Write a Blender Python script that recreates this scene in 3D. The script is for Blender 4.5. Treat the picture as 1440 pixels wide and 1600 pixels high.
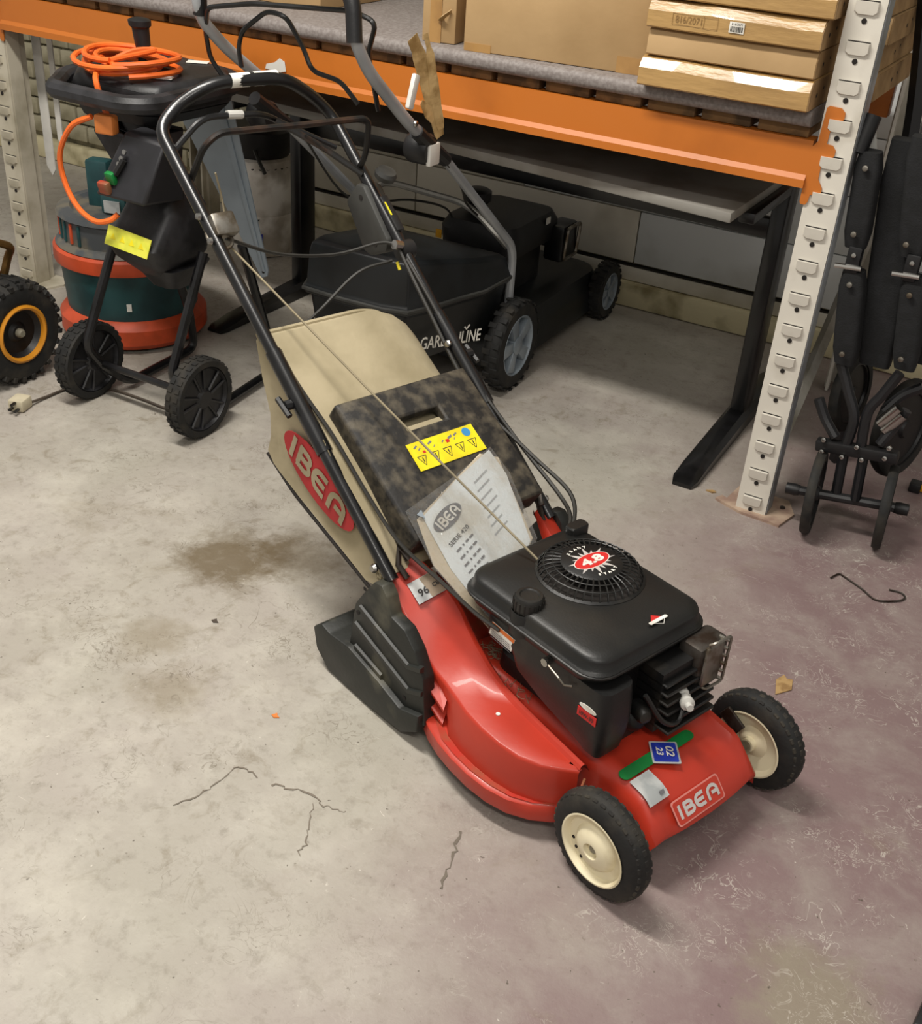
import bpy, bmesh, math, random
from mathutils import Vector, Matrix
random.seed(7)
PI = math.pi
S = bpy.context.scene
COL = S.collection
for o in list(bpy.data.objects):
    bpy.data.objects.remove(o, do_unlink=True)

# ------------------------------------------------------------------ camera
cam_d = bpy.data.cameras.new('camera')
cam_d.sensor_fit = 'HORIZONTAL'
cam_d.sensor_width = 36.0
cam_d.lens = 36.0 * 1765.3 / 1440.0
cam_d.clip_start = 0.05
cam = bpy.data.objects.new('camera', cam_d)
COL.objects.link(cam)
YAW, PITCH, ROLL = -0.48, 0.551, 0.0758
fw = Vector((math.sin(YAW) * math.cos(PITCH), math.cos(YAW) * math.cos(PITCH), -math.sin(PITCH)))
rt = Vector((math.cos(YAW), -math.sin(YAW), 0))
up = rt.cross(fw)
rt = (rt * math.cos(ROLL) + up * math.sin(ROLL)).normalized()
up = rt.cross(fw)
cm = Matrix((rt, up, -fw)).transposed().to_4x4()
cm.translation = Vector((0.4918, -2.5191, 1.4509))
cam.matrix_world = cm
S.camera = cam

# ------------------------------------------------------------------ world, lamps, exposure
wd = bpy.data.worlds.new('world')
S.world = wd
wd.use_nodes = True
wd.node_tree.nodes['Background'].inputs[0].default_value = (1.0, 0.95, 0.88, 1)
wd.node_tree.nodes['Background'].inputs[1].default_value = 0.34


def area_lamp(name, loc, target, sx, sy, power, col):
    l = bpy.data.lights.new(name, 'AREA')
    l.shape = 'RECTANGLE'
    l.size = sx
    l.size_y = sy
    l.energy = power
    l.color = col
    o = bpy.data.objects.new(name, l)
    COL.objects.link(o)
    o.location = loc
    o.rotation_euler = (Vector(target) - Vector(loc)).to_track_quat('-Z', 'Y').to_euler()
    return o


area_lamp('ceiling_tube_lamp', (-1.15, -1.35, 3.0), (-1.15, -1.30, 0), 1.5, 0.25, 74, (1.0, 0.955, 0.885))
area_lamp('ceiling_tube_lamp', (0.9, -3.2, 3.0), (0.9, -3.15, 0), 1.5, 0.25, 38, (1.0, 0.955, 0.885))
S.view_settings.view_transform = 'Standard'
S.view_settings.look = 'None'
S.view_settings.exposure = 0.38
S.view_settings.gamma = 1.0
S.view_settings.use_curve_mapping = False

# ------------------------------------------------------------------ materials
def lin(h):
    h = h.lstrip('#')
    out = []
    for i in (0, 2, 4):
        c = int(h[i:i + 2], 16) / 255
        out.append(c / 12.92 if c <= 0.04045 else ((c + 0.055) / 1.055) ** 2.4)
    return (*out, 1)


MATS = {}


def mat(name, col, rough=0.5, metal=0.0, col2=None, scale=8.0, lo=0.45, hi=0.6, amt=1.0, bump=0.0, bscale=None,
        coat=0.0, spec=0.5, stretch=None, detail=5):
    """Principled material, base colour varied towards col2 (dirt, wear) by object-space noise."""
    m = bpy.data.materials.new(name)
    m.use_nodes = True
    nt = m.node_tree
    b = nt.nodes['Principled BSDF']
    b.inputs['Roughness'].default_value = rough
    b.inputs['Metallic'].default_value = metal
    b.inputs['Specular IOR Level'].default_value = spec
    b.inputs['Coat Weight'].default_value = coat
    c1 = lin(col)
    b.inputs['Base Color'].default_value = c1
    tc = nt.nodes.new('ShaderNodeTexCoord')
    vec = tc.outputs['Object']
    if stretch:
        mp = nt.nodes.new('ShaderNodeMapping')
        mp.inputs['Scale'].default_value = stretch
        nt.links.new(vec, mp.inputs[0])
        vec = mp.outputs[0]
    c2 = lin(col2) if col2 else tuple(x * 0.8 for x in c1[:3]) + (1,)
    n = nt.nodes.new('ShaderNodeTexNoise')
    n.inputs['Scale'].default_value = scale
    n.inputs['Detail'].default_value = detail
    nt.links.new(vec, n.inputs['Vector'])
    r = nt.nodes.new('ShaderNodeMapRange')
    r.inputs[1].default_value = lo
    r.inputs[2].default_value = hi
    r.inputs[4].default_value = amt
    nt.links.new(n.outputs[0], r.inputs[0])
    mx = nt.nodes.new('ShaderNodeMix')
    mx.data_type = 'RGBA'
    mx.inputs[6].default_value = c1
    mx.inputs[7].default_value = c2
    nt.links.new(r.outputs[0], mx.inputs[0])
    nt.links.new(mx.outputs[2], b.inputs['Base Color'])
    if bump:
        n2 = nt.nodes.new('ShaderNodeTexNoise')
        n2.inputs['Scale'].default_value = bscale or scale * 6
        n2.inputs['Detail'].default_value = 3
        nt.links.new(vec, n2.inputs['Vector'])
        bp = nt.nodes.new('ShaderNodeBump')
        bp.inputs['Strength'].default_value = bump
        bp.inputs['Distance'].default_value = 0.003
        nt.links.new(n2.outputs[0], bp.inputs['Height'])
        nt.links.new(bp.outputs[0], b.inputs['Normal'])
    MATS[name] = m
    return m


def floor_material():
    m = bpy.data.materials.new('worn_painted_concrete')
    m.use_nodes = True
    nt = m.node_tree
    N, L = nt.nodes, nt.links
    b = N['Principled BSDF']
    tc = N.new('ShaderNodeTexCoord')
    P = tc.outputs['Object']

    def noise(scale, detail=5, rough=0.55, dist=0.0, vec=None):
        n = N.new('ShaderNodeTexNoise')
        n.inputs['Scale'].default_value = scale
        n.inputs['Detail'].default_value = detail
        n.inputs['Roughness'].default_value = rough
        n.inputs['Distortion'].default_value = dist
        L.new(vec or P, n.inputs['Vector'])
        return n.outputs[0]

    def rng(src, a, c, x=0.0, y=1.0):
        r = N.new('ShaderNodeMapRange')
        r.inputs[1].default_value = a
        r.inputs[2].default_value = c
        r.inputs[3].default_value = x
        r.inputs[4].default_value = y
        L.new(src, r.inputs[0])
        return r.outputs[0]

    def mth(op, a, c):
        n = N.new('ShaderNodeMath')
        n.operation = op
        for i, q in enumerate((a, c)):
            if isinstance(q, (int, float)):
                n.inputs[i].default_value = q
            else:
                L.new(q, n.inputs[i])
        return n.outputs[0]

    def mix(f, a, c):
        n = N.new('ShaderNodeMix')
        n.data_type = 'RGBA'
        L.new(f, n.inputs[0])
        for i, q in ((6, a), (7, c)):
            if isinstance(q, tuple):
                n.inputs[i].default_value = q
            else:
                L.new(q, n.inputs[i])
        return n.outputs[2]

    sep = N.new('ShaderNodeSeparateXYZ')
    L.new(P, sep.inputs[0])
    X, Y = sep.outputs[0], sep.outputs[1]
    base = mix(rng(noise(1.7, 6), 0.35, 0.68), lin('A39E92'), lin('A8A098'))
    base = mix(rng(noise(7, 8, 0.65), 0.45, 0.75, 0, 0.55), base, lin('BCB8AD'))
    base = mix(rng(noise(30, 6, 0.7), 0.52, 0.8, 0, 0.85), base, lin('837C70'))
    # remains of red-purple floor paint, thick on the right, thin traces on the left
    edge = mth('ADD', X, mth('MULTIPLY', mth('SUBTRACT', noise(2.3, 6, 0.6), 0.5), 0.8))
    edge = mth('ADD', edge, mth('MULTIPLY', Y, 0.06))
    paint = rng(edge, -0.38, 0.22)
    rub = rng(noise(5.5, 9, 0.72, 0.4), 0.45, 0.70, 1.0, 0.55)
    paint = mth('MULTIPLY', paint, rub)
    trace = rng(noise(1.1, 4), 0.5, 0.72, 0, 0.25)
    paint = mth('MAXIMUM', paint, trace)
    base = mix(paint, base, lin('7F6B6A'))
    # stains
    base = mix(rng(noise(2.6, 9, 0.7, 0.6), 0.60, 0.80, 0, 0.75), base, lin('7C7058'))
    base = mix(rng(noise(14, 9, 0.75, 0.8), 0.63, 0.78, 0, 0.7), base, lin('756B5B'))

    def blob(cx, cy, rad, col, amt):
        v = N.new('ShaderNodeCombineXYZ')
        v.inputs[0].default_value, v.inputs[1].default_value = cx, cy
        d = N.new('ShaderNodeVectorMath')
        d.operation = 'DISTANCE'
        L.new(P, d.inputs[0])
        L.new(v.outputs[0], d.inputs[1])
        dd = mth('ADD', d.outputs['Value'], mth('MULTIPLY', mth('SUBTRACT', noise(9, 8, 0.7), 0.5), rad * 2.2))
        return mix(rng(dd, rad * 0.4, rad, amt, 0), base, lin(col))
    base = blob(-0.92, -0.90, 0.15, '655740', 0.85)
    base = blob(-0.80, -0.80, 0.14, '655740', 0.75)
    base = blob(-0.73, -1.30, 0.10, '857A66', 0.6)
    base = blob(-0.86, -1.22, 0.08, '857A66', 0.6)
    base = blob(0.50, -1.30, 0.12, '8A8270', 0.75)
    base = blob(-0.5, -0.05, 0.3, 'A8A498', 0.6)
    # scratches and flakes
    def scratches(rot, sc, lo_, hi_, amt):
        mp = N.new('ShaderNodeMapping')
        mp.inputs['Rotation'].default_value = (0, 0, rot)
        mp.inputs['Scale'].default_value = sc
        L.new(P, mp.inputs[0])
        return rng(noise(1.0, 4, 0.6, 0.3, mp.outputs[0]), lo_, hi_, 0, amt)
    base = mix(scratches(0.4, (9, 210, 1), 0.70, 0.76, 0.5), base, lin('CFC8BD'))
    base = mix(scratches(1.7, (11, 260, 1), 0.71, 0.77, 0.5), base, lin('CFC8BD'))
    base = mix(rng(noise(48, 4, 0.6, 1.5), 0.70, 0.76, 0, 0.75), base, lin('D6D0C4'))
    base = mix(rng(noise(75, 2), 0.72, 0.76, 0, 0.8), base, lin('4E463B'))
    # curly scuffs: thin iso-lines of a distorted noise, kept to worn patches
    def curls(scale, width, mask, dist=1.2):
        n = noise(scale, 3, 0.6, dist)
        d = N.new('ShaderNodeMath')
        d.operation = 'ABSOLUTE'
        L.new(mth('SUBTRACT', n, 0.5), d.inputs[0])
        return mth('MULTIPLY', rng(d.outputs[0], width * 0.4, width, 1, 0), mask)
    right = rng(X, -0.25, 0.35)
    left = rng(X, 0.1, -0.5)
    base = mix(curls(19, 0.012, mth('MULTIPLY', right, rng(noise(4.5, 5, 0.7), 0.50, 0.66, 0, 0.75))), base, lin('C9C3B8'))
    base = mix(curls(33, 0.014, mth('MULTIPLY', right, rng(noise(6.5, 4), 0.52, 0.66, 0, 0.6))), base, lin('C6BFB4'))
    base = mix(curls(12, 0.012, mth('MULTIPLY', left, rng(noise(3.2, 5, 0.7), 0.52, 0.64, 0, 0.6))), base, lin('6B6254'))
    base = mix(curls(24, 0.016, mth('MULTIPLY', left, rng(noise(5.2, 4), 0.54, 0.64, 0, 0.6))), base, lin('6B6254'))
    base = mix(mth('MULTIPLY', left, rng(noise(17, 6, 0.7, 0.5), 0.56, 0.72, 0, 0.8)), base, lin('857C6C'))
    base = mix(mth('MULTIPLY', left, rng(noise(3.6, 8, 0.7), 0.50, 0.72, 0, 0.55)), base, lin('C6C1B4'))
    base = mix(rng(noise(95, 3, 0.6), 0.66, 0.74, 0, 0.5), base, lin('5E5548'))
    L.new(base, b.inputs['Base Color'])
    L.new(rng(noise(6, 6), 0.3, 0.75, 0.42, 0.72), b.inputs['Roughness'])
    b.inputs['Specular IOR Level'].default_value = 0.35
    bp = N.new('ShaderNodeBump')
    bp.inputs['Strength'].default_value = 0.35
    bp.inputs['Distance'].default_value = 0.004
    L.new(mth('ADD', noise(22, 8, 0.7), mth('MULTIPLY', noise(120, 4), 0.4)), bp.inputs['Height'])
    L.new(bp.outputs[0], b.inputs['Normal'])
    MATS['floor'] = m
    return m


floor_material()
mat('wall_white', 'D6D1C2', 0.7, col2='8F876E', scale=2.5, lo=0.5, hi=0.72, amt=0.8, bump=0.3, bscale=40)
mat('wall_cool', 'D3D6D5', 0.7, col2='908C7C', scale=3, lo=0.5, hi=0.75, amt=0.6, bump=0.3, bscale=40)
mat('wall_brick', 'B0A98F', 0.75, col2='7E775C', scale=9, lo=0.45, hi=0.7, bump=0.4, bscale=60)
mat('mortar', '938B70', 0.85, col2='6C664F', scale=12, bump=0.3)
mat('skirting', 'D6CCA6', 0.7, col2='82764F', scale=7, lo=0.5, hi=0.7, amt=0.9, bump=0.5, bscale=50)
mat('joint_dark', '29261F', 0.9)
mat('rack_cream', 'D5D0C4', 0.45, col2='B4AD9E', scale=9, lo=0.55, hi=0.75, amt=0.7, coat=0.1)
mat('rack_flank', '9AA0A6', 0.4, col2='7D7F80', scale=10, metal=0.3)
mat('rack_dusty', 'BFB8A6', 0.6, col2='938B75', scale=7, lo=0.45, hi=0.7)
mat('hole_dark', '1D1814', 0.9)
mat('orange', 'BF6C22', 0.45, col2='A65B19', scale=5, lo=0.5, hi=0.75, amt=0.7, coat=0.1)
mat('base_plate', 'B29B86', 0.75, col2='93796A', scale=14, bump=0.3)
mat('shelf_grey', '87807C', 0.6, col2='6D6460', scale=120, lo=0.4, hi=0.6, amt=0.7, bump=0.15, bscale=300)
mat('slat_wood', '7A5A35', 0.8, col2='4E3920', scale=18, stretch=(1, 0.2, 1), bump=0.3)
mat('card', 'B4956A', 0.75, col2='A08258', scale=4, lo=0.45, hi=0.75, bump=0.1, bscale=90)
mat('card_end', 'A5855A', 0.8, col2='8A6C45', scale=9, bump=0.15)
mat('card_gloss', 'B08D58', 0.33, col2='99784A', scale=14, lo=0.5, hi=0.75, coat=0.35, bump=0.6, bscale=38, stretch=(0.5, 2, 2))
mat('card_tape', 'A9824D', 0.25, col2='957042', scale=10, coat=0.4)
mat('paper_tape', 'CDAE78', 0.55, col2='9C7D4B', scale=20, bump=0.5, bscale=60)
mat('print_brown', '8B6B40', 0.8)
mat('label_white', 'E6E4DC', 0.6, col2='CFCBC0', scale=20)
mat('ink', '2A2826', 0.7)
mat('ink_grey', '6F6F72', 0.7)
mat('ink_pale', 'A9ACAD', 0.7)
mat('desk_top', '8A8780', 0.5, col2='777269', scale=6)
mat('desk_edge', '96948E', 0.5)
mat('black_steel', '0B0B0C', 0.32, col2='141416', scale=20, coat=0.1)
mat('black_plastic', '0F0F11', 0.5, col2='1D1C1B', scale=14, lo=0.5, hi=0.75, bump=0.1, bscale=200)
mat('black_dusty', '1B1A18', 0.55, col2='57503F', scale=9, lo=0.46, hi=0.72, amt=0.9, bump=0.15, bscale=120)
mat('lid_dusty', '1A1816', 0.6, col2='5F5748', scale=38, lo=0.42, hi=0.72, amt=0.8, bump=0.25, bscale=80, detail=8)
mat('engine_black', '0D0D0D', 0.45, col2='2B2721', scale=16, lo=0.52, hi=0.74, amt=0.8, bump=0.1, bscale=160)
mat('cover_black', '131312', 0.42, col2='2A2722', scale=7, lo=0.5, hi=0.75, amt=0.7, bump=0.08, bscale=260)
mat('cover_grey', '1E201D', 0.5, col2='6E6A58', scale=8, lo=0.56, hi=0.78, amt=0.8, bump=0.15, bscale=90)
mat('rib_dust', '6C6752', 0.6, col2='4A4637', scale=25)
mat('rubber', '131312', 0.75, col2='2E2A23', scale=18, lo=0.48, hi=0.7, bump=0.3, bscale=90)
mat('tread_worn', '1C1A18', 0.8, col2='3D382E', scale=26, lo=0.45, hi=0.7, bump=0.3)
mat('rim_cream', 'E4DABA', 0.5, col2='A8935F', scale=11, lo=0.55, hi=0.76, amt=0.85)
mat('rim_cream_in', 'E4DCBE', 0.5, col2='B7A677', scale=9, lo=0.55, hi=0.76, amt=0.8)
mat('hub_grey', '86806F', 0.6)
mat('red', 'B63320', 0.42, col2='9C2A19', scale=6, lo=0.5, hi=0.78, amt=0.6, coat=0.08, bump=0.05, bscale=90)
mat('red_dirty', 'B02A1A', 0.5, col2='7E5337', scale=12, lo=0.42, hi=0.62)
mat('bag_cloth', 'A4987C', 0.9, col2='857A5E', scale=6, lo=0.40, hi=0.7, bump=0.5, bscale=26)
mat('bag_mesh', 'A79B7D', 0.85, col2='6F6549', scale=120, lo=0.45, hi=0.55, bump=0.4, bscale=500)
mat('logo_red', 'B5282B', 0.7)
mat('yellow_label', 'E9D71C', 0.45, col2='D8C51C', scale=20)
mat('yellow_faded', 'DEDD4E', 0.45, col2='C9CE3C', scale=24)
mat('blue_dot', '3C8FC9', 0.5)
mat('green_label', '0E7A36', 0.5, col2='0B6A2E', scale=20)
mat('blue_label', '2438A8', 0.45)
mat('grey_label', 'B9BBB9', 0.5, col2='9EA2A2', scale=26)
mat('silver_print', 'C9C4C0', 0.4, metal=0.2)
mat('badge_edge', 'D6867C', 0.4)
mat('red_label', 'C22320', 0.5)
mat('orange_label', 'D9702A', 0.5)
mat('brown_label', '8B7B66', 0.6, col2='74654F', scale=22)
mat('chrome', 'B9B7B2', 0.25, metal=1.0)
mat('steel', '8E8A82', 0.4, metal=0.9, col2='6B6153', scale=25)
mat('rust_steel', '4A4540', 0.5, metal=0.6, col2='33271E', scale=30)
mat('bar_dark', '1C1B1A', 0.4, col2='4A3324', scale=14, lo=0.5, hi=0.7, metal=0.3)
mat('cable_black', '26241F', 0.6)
mat('rope', '8A7F66', 0.8)
mat('paper', 'E2E7E7', 0.6, col2='CCC9BE', scale=9)
mat('paper_edge', 'CDBFA6', 0.7)
mat('grey_plastic', '363633', 0.55, col2='2C2C2A', scale=15)
mat('gl_black', '0E1011', 0.4, col2='16191B', scale=8)
mat('gl_grey_tube', 'A6A9AC', 0.38, metal=0.15)
mat('gl_rim', '8A949C', 0.4, col2='757E86', scale=12)
mat('shred_black', '0E0E10', 0.5, col2='28282B', scale=12, bump=0.1, bscale=200)
mat('shred_grey', '202023', 0.5, col2='26262A', scale=12)
mat('cable_orange', 'E86A24', 0.45)
mat('plug_orange', 'D9803C', 0.55)
mat('vac_teal', '1F4A4C', 0.5, col2='183B3E', scale=10)
mat('vac_orange', 'D2512A', 0.5, col2='B4451F', scale=10)
mat('vac_grey', '4B4F52', 0.5, col2='6B665A', scale=14)
mat('panel_blue', '939DA5', 0.45, metal=0.05, col2='858F97', scale=5)
mat('drum_white', 'EAE5DC', 0.5, col2='AFA596', scale=7)
mat('blue_sticker', '1F2FB0', 0.5)
mat('fabric_black', '0F1011', 0.85, col2='151618', scale=40, bump=0.3, bscale=300)
mat('stroller_tube', '1A1A1C', 0.45)
mat('yellow_plastic', 'E0A21E', 0.5)
mat('tiller_ring', 'D08A22', 0.45)
mat('bronze', '8E6C3E', 0.35, metal=0.8)
mat('plug_cream', 'C9BFA4', 0.6)
mat('lead_brown', '4A4036', 0.7)
mat('brace_grey', '8D8A82', 0.5, metal=0.3, col2='777266', scale=10)
mat('plastic_white', 'D8D6CF', 0.5)
mat('scrap_card', 'A98A5B', 0.8, col2='8B6C42', scale=40)
mat('steel_light', 'A5A39C', 0.35, metal=0.6)
mat('crack', '786F63', 0.9)


def clear_plastic():
    m = bpy.data.materials.new('clear_plastic')
    m.use_nodes = True
    nt = m.node_tree
    out = nt.nodes['Material Output']
    tr = nt.nodes.new('ShaderNodeBsdfTransparent')
    tr.inputs[0].default_value = (0.985, 0.985, 0.985, 1)
    gl = nt.nodes.new('ShaderNodeBsdfGlossy')
    gl.inputs['Roughness'].default_value = 0.12
    n = nt.nodes.new('ShaderNodeTexNoise')
    n.inputs['Scale'].default_value = 22
    bp = nt.nodes.new('ShaderNodeBump')
    bp.inputs['Strength'].default_value = 0.5
    bp.inputs['Distance'].default_value = 0.01
    nt.links.new(n.outputs[0], bp.inputs['Height'])
    nt.links.new(bp.outputs[0], gl.inputs['Normal'])
    mx = nt.nodes.new('ShaderNodeMixShader')
    mx.inputs[0].default_value = 0.2
    nt.links.new(tr.outputs[0], mx.inputs[1])
    nt.links.new(gl.outputs[0], mx.inputs[2])
    nt.links.new(mx.outputs[0], out.inputs[0])
    MATS['clear_plastic'] = m


clear_plastic()

# ------------------------------------------------------------------ geometry helpers
def V(*a):
    return Vector(a if len(a) > 1 else a[0])


def nb():
    return bmesh.new()


def faces(bm, vs, fs):
    bv = [bm.verts.new(v) for v in vs]
    for f in fs:
        try:
            bm.faces.new([bv[i] for i in f])
        except ValueError:
            pass
    return bv


def box(bm, c, s, rot=None, bev=0.0, seg=2):
    t = bmesh.new()
    bmesh.ops.create_cube(t, size=1.0)
    for v in t.verts:
        v.co = Vector((v.co.x * s[0], v.co.y * s[1], v.co.z * s[2]))
    if bev:
        bmesh.ops.bevel(t, geom=list(t.edges), offset=bev, segments=seg, profile=0.5, affect='EDGES')
    M = Matrix.Translation(V(c)) @ (rot.to_4x4() if rot else Matrix())
    merge(bm, t, M)
    return bm


def merge(bm, t, M=None):
    mp = {}
    for v in t.verts:
        mp[v] = bm.verts.new(M @ v.co if M else v.co)
    for f in t.faces:
        try:
            bm.faces.new([mp[v] for v in f.verts])
        except ValueError:
            pass
    t.free()


def rz(a):
    return Matrix.Rotation(a, 3, 'Z')


def rx(a):
    return Matrix.Rotation(a, 3, 'X')


def ry(a):
    return Matrix.Rotation(a, 3, 'Y')


def fillet(pts, r, n=5, closed=False):
    pts = [V(p) for p in pts]
    if r <= 0 or len(pts) < 3:
        return pts
    out = []
    N = len(pts)
    for i, p in enumerate(pts):
        if not closed and i in (0, N - 1):
            out.append(p)
            continue
        a, c = pts[i - 1], pts[(i + 1) % N]
        d1, d2 = (a - p), (c - p)
        l1, l2 = d1.length, d2.length
        if l1 < 1e-6 or l2 < 1e-6:
            continue
        d = min(r, l1 * 0.48, l2 * 0.48)
        s, e = p + d1 / l1 * d, p + d2 / l2 * d
        for k in range(n + 1):
            t = k / n
            out.append(s * (1 - t) ** 2 + p * 2 * t * (1 - t) + e * t * t)
    return out


def smooth(pts, n=6, closed=False):
    """Catmull-Rom through points."""
    pts = [V(p) for p in pts]
    N = len(pts)
    out = []
    rngN = N if closed else N - 1
    for i in range(rngN):
        p1, p2 = pts[i], pts[(i + 1) % N]
        p0 = pts[i - 1] if (closed or i > 0) else p1 * 2 - p2
        p3 = pts[(i + 2) % N] if (closed or i + 2 < N) else p2 * 2 - p1
        for k in range(n):
            t = k / n
            out.append(0.5 * ((2 * p1) + (p2 - p0) * t + (2 * p0 - 5 * p1 + 4 * p2 - p3) * t * t + (3 * p1 - p0 - 3 * p2 + p3) * t ** 3))
    if not closed:
        out.append(pts[-1])
    return out


def tube(bm, pts, r, n=10, fil=0.0, closed=False, cap=True, flat=None):
    """Tube along a path; r may be a list; flat=(a,b) scales section axes."""
    pts = fillet(pts, fil, closed=closed) if fil else [V(p) for p in pts]
    N = len(pts)
    rs = r if isinstance(r, (list, tuple)) else [r] * N
    if len(rs) != N:
        rs = [rs[0] + (rs[-1] - rs[0]) * i / (N - 1) for i in range(N)]
    rings = []
    nrm = None
    for i, p in enumerate(pts):
        if closed:
            t = (pts[(i + 1) % N] - pts[i - 1])
        else:
            t = pts[min(i + 1, N - 1)] - pts[max(i - 1, 0)]
        if t.length < 1e-9:
            t = V(0, 0, 1)
        t.normalize()
        if nrm is None:
            a = V(0, 0, 1) if abs(t.z) < 0.9 else V(1, 0, 0)
            nrm = (a - t * a.dot(t)).normalized()
        else:
            nrm = nrm - t * nrm.dot(t)
            nrm = nrm.normalized() if nrm.length > 1e-6 else t.orthogonal().normalized()
        b = t.cross(nrm)
        fa, fb = flat or (1, 1)
        rings.append([bm.verts.new(p + nrm * (math.cos(2 * PI * k / n) * rs[i] * fa) + b * (math.sin(2 * PI * k / n) * rs[i] * fb)) for k in range(n)])
    M = N if closed else N - 1
    for i in range(M):
        A, B = rings[i], rings[(i + 1) % N]
        for k in range(n):
            bm.faces.new((A[k], A[(k + 1) % n], B[(k + 1) % n], B[k]))
    if cap and not closed:
        bm.faces.new(rings[0][::-1])
        bm.faces.new(rings[-1])
    return bm


def frame(axis):
    a = V(axis).normalized()
    x = (V(0, 0, 1) if abs(a.z) < 0.9 else V(1, 0, 0))
    x = (x - a * x.dot(a)).normalized()
    return x, a.cross(x), a


def lathe(bm, prof, org, axis=(0, 0, 1), n=24, closed_prof=False):
    """Revolve (radius, height) profile about axis at org."""
    x, y, a = frame(axis)
    o = V(org)
    rings = []
    for r, h in prof:
        if r < 1e-6:
            rings.append([bm.verts.new(o + a * h)])
        else:
            rings.append([bm.verts.new(o + a * h + (x * math.cos(2 * PI * k / n) + y * math.sin(2 * PI * k / n)) * r) for k in range(n)])
    pairs = list(zip(rings, rings[1:]))
    if closed_prof:
        pairs.append((rings[-1], rings[0]))
    for A, B in pairs:
        for k in range(n):
            q = [A[k % len(A)], A[(k + 1) % len(A)], B[(k + 1) % len(B)], B[k % len(B)]]
            u = []
            for v in q:
                if v not in u:
                    u.append(v)
            if len(u) > 2:
                try:
                    bm.faces.new(u)
                except ValueError:
                    pass
    return bm


def loft(bm, rings, cap=True, closed=True):
    R = [[bm.verts.new(V(p)) for p in ring] for ring in rings]
    n = len(R[0])
    for A, B in zip(R, R[1:]):
        for k in range(n if closed else n - 1):
            bm.faces.new((A[k], A[(k + 1) % n], B[(k + 1) % n], B[k]))
    if cap and closed:
        bm.faces.new(R[0][::-1])
        bm.faces.new(R[-1])
    return bm


def prism(bm, poly, org, ex, ey, depth, bev=0.0, seg=2):
    """Extrude 2D polygon (ex,ey plane at org) along ex x ey by depth."""
    t = bmesh.new()
    ex, ey = V(ex).normalized(), V(ey).normalized()
    ez = ex.cross(ey)
    o = V(org)
    a = [t.verts.new(o + ex * p[0] + ey * p[1]) for p in poly]
    b = [t.verts.new(o + ex * p[0] + ey * p[1] + ez * depth) for p in poly]
    n = len(poly)
    t.faces.new(a[::-1])
    t.faces.new(b)
    for i in range(n):
        t.faces.new((a[i], a[(i + 1) % n], b[(i + 1) % n], b[i]))
    bmesh.ops.recalc_face_normals(t, faces=list(t.faces))
    if bev:
        bmesh.ops.bevel(t, geom=list(t.edges), offset=bev, segments=seg, profile=0.5, affect='EDGES')
    merge(bm, t)
    return bm


def rrect(hx, hy, r, n=5):
    out = []
    for cx, cy, a0 in ((hx - r, hy - r, 0), (-hx + r, hy - r, PI / 2), (-hx + r, -hy + r, PI), (hx - r, -hy + r, 1.5 * PI)):
        for k in range(n + 1):
            a = a0 + PI / 2 * k / n
            out.append((cx + r * math.cos(a), cy + r * math.sin(a)))
    return out


def ribbon(bm, pts, wid, up_, thick=0.0):
    """Flat strip along 3D points, width wid, face normal about up_."""
    pts = [V(p) for p in pts]
    N = len(pts)
    L_, R_ = [], []
    for i, p in enumerate(pts):
        t = (pts[min(i + 1, N - 1)] - pts[max(i - 1, 0)]).normalized()
        s = t.cross(V(up_)).normalized()
        w = wid[i] if isinstance(wid, (list, tuple)) else wid
        L_.append(bm.verts.new(p - s * w / 2))
        R_.append(bm.verts.new(p + s * w / 2))
    for i in range(N - 1):
        bm.faces.new((L_[i], R_[i], R_[i + 1], L_[i + 1]))
    if thick:
        g = bmesh.ops.extrude_face_region(bm, geom=list(bm.faces))
        for v in g['geom']:
            if isinstance(v, bmesh.types.BMVert):
                v.co += V(up_).normalized() * -thick
    return bm


# ------------------------------------------------------------------ object helpers
ROOTM = {}


def finish(name, bm, m, angle=35):
    bmesh.ops.remove_doubles(bm, verts=list(bm.verts), dist=1e-6)
    bmesh.ops.recalc_face_normals(bm, faces=list(bm.faces))
    me = bpy.data.meshes.new(name)
    bm.to_mesh(me)
    bm.free()
    me.shade_smooth()
    me.set_sharp_from_angle(angle=math.radians(angle))
    me.materials.append(MATS[m])
    return me


def obj(name, bm, m, parent=None, world=True, label=None, angle=35):
    """One mesh object. world=True: vertices given in world coordinates are moved into the parent's frame."""
    me = finish(name, bm, m, angle)
    o = bpy.data.objects.new(name, me)
    COL.objects.link(o)
    if parent is not None:
        root = parent
        o.parent = parent
        if world and root.name in ROOTM:
            me.transform(ROOTM[root.name].inverted())
        if root.name in ROOTM:
            ROOTM[o.name] = ROOTM[root.name]
    if label:
        o['label'] = label
    return o


def thing(name, label, cat, loc=(0, 0, 0), rot=0.0, group=None):
    o = bpy.data.objects.new(name, None)
    o.empty_display_size = 0.1
    COL.objects.link(o)
    o.location = loc
    o.rotation_euler = (0, 0, rot)
    ROOTM[o.name] = Matrix.Translation(V(loc)) @ Matrix.Rotation(rot, 4, 'Z')
    o['label'] = label
    o['category'] = cat
    if group:
        o['group'] = group
    return o


def solo(name, bm, m, label, cat, group=None, base=None, angle=35):
    """A thing that is one mesh; origin moved to base."""
    me = finish(name, bm, m, angle)
    o = bpy.data.objects.new(name, me)
    COL.objects.link(o)
    if base is None:
        xs = [v.co for v in me.vertices]
        base = (sum(v.x for v in xs) / len(xs), sum(v.y for v in xs) / len(xs), min(v.z for v in xs))
    me.transform(Matrix.Translation(-V(base)))
    o.location = base
    ROOTM[o.name] = Matrix.Translation(V(base))
    o['label'] = label
    o['category'] = cat
    if group:
        o['group'] = group
    return o


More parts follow.
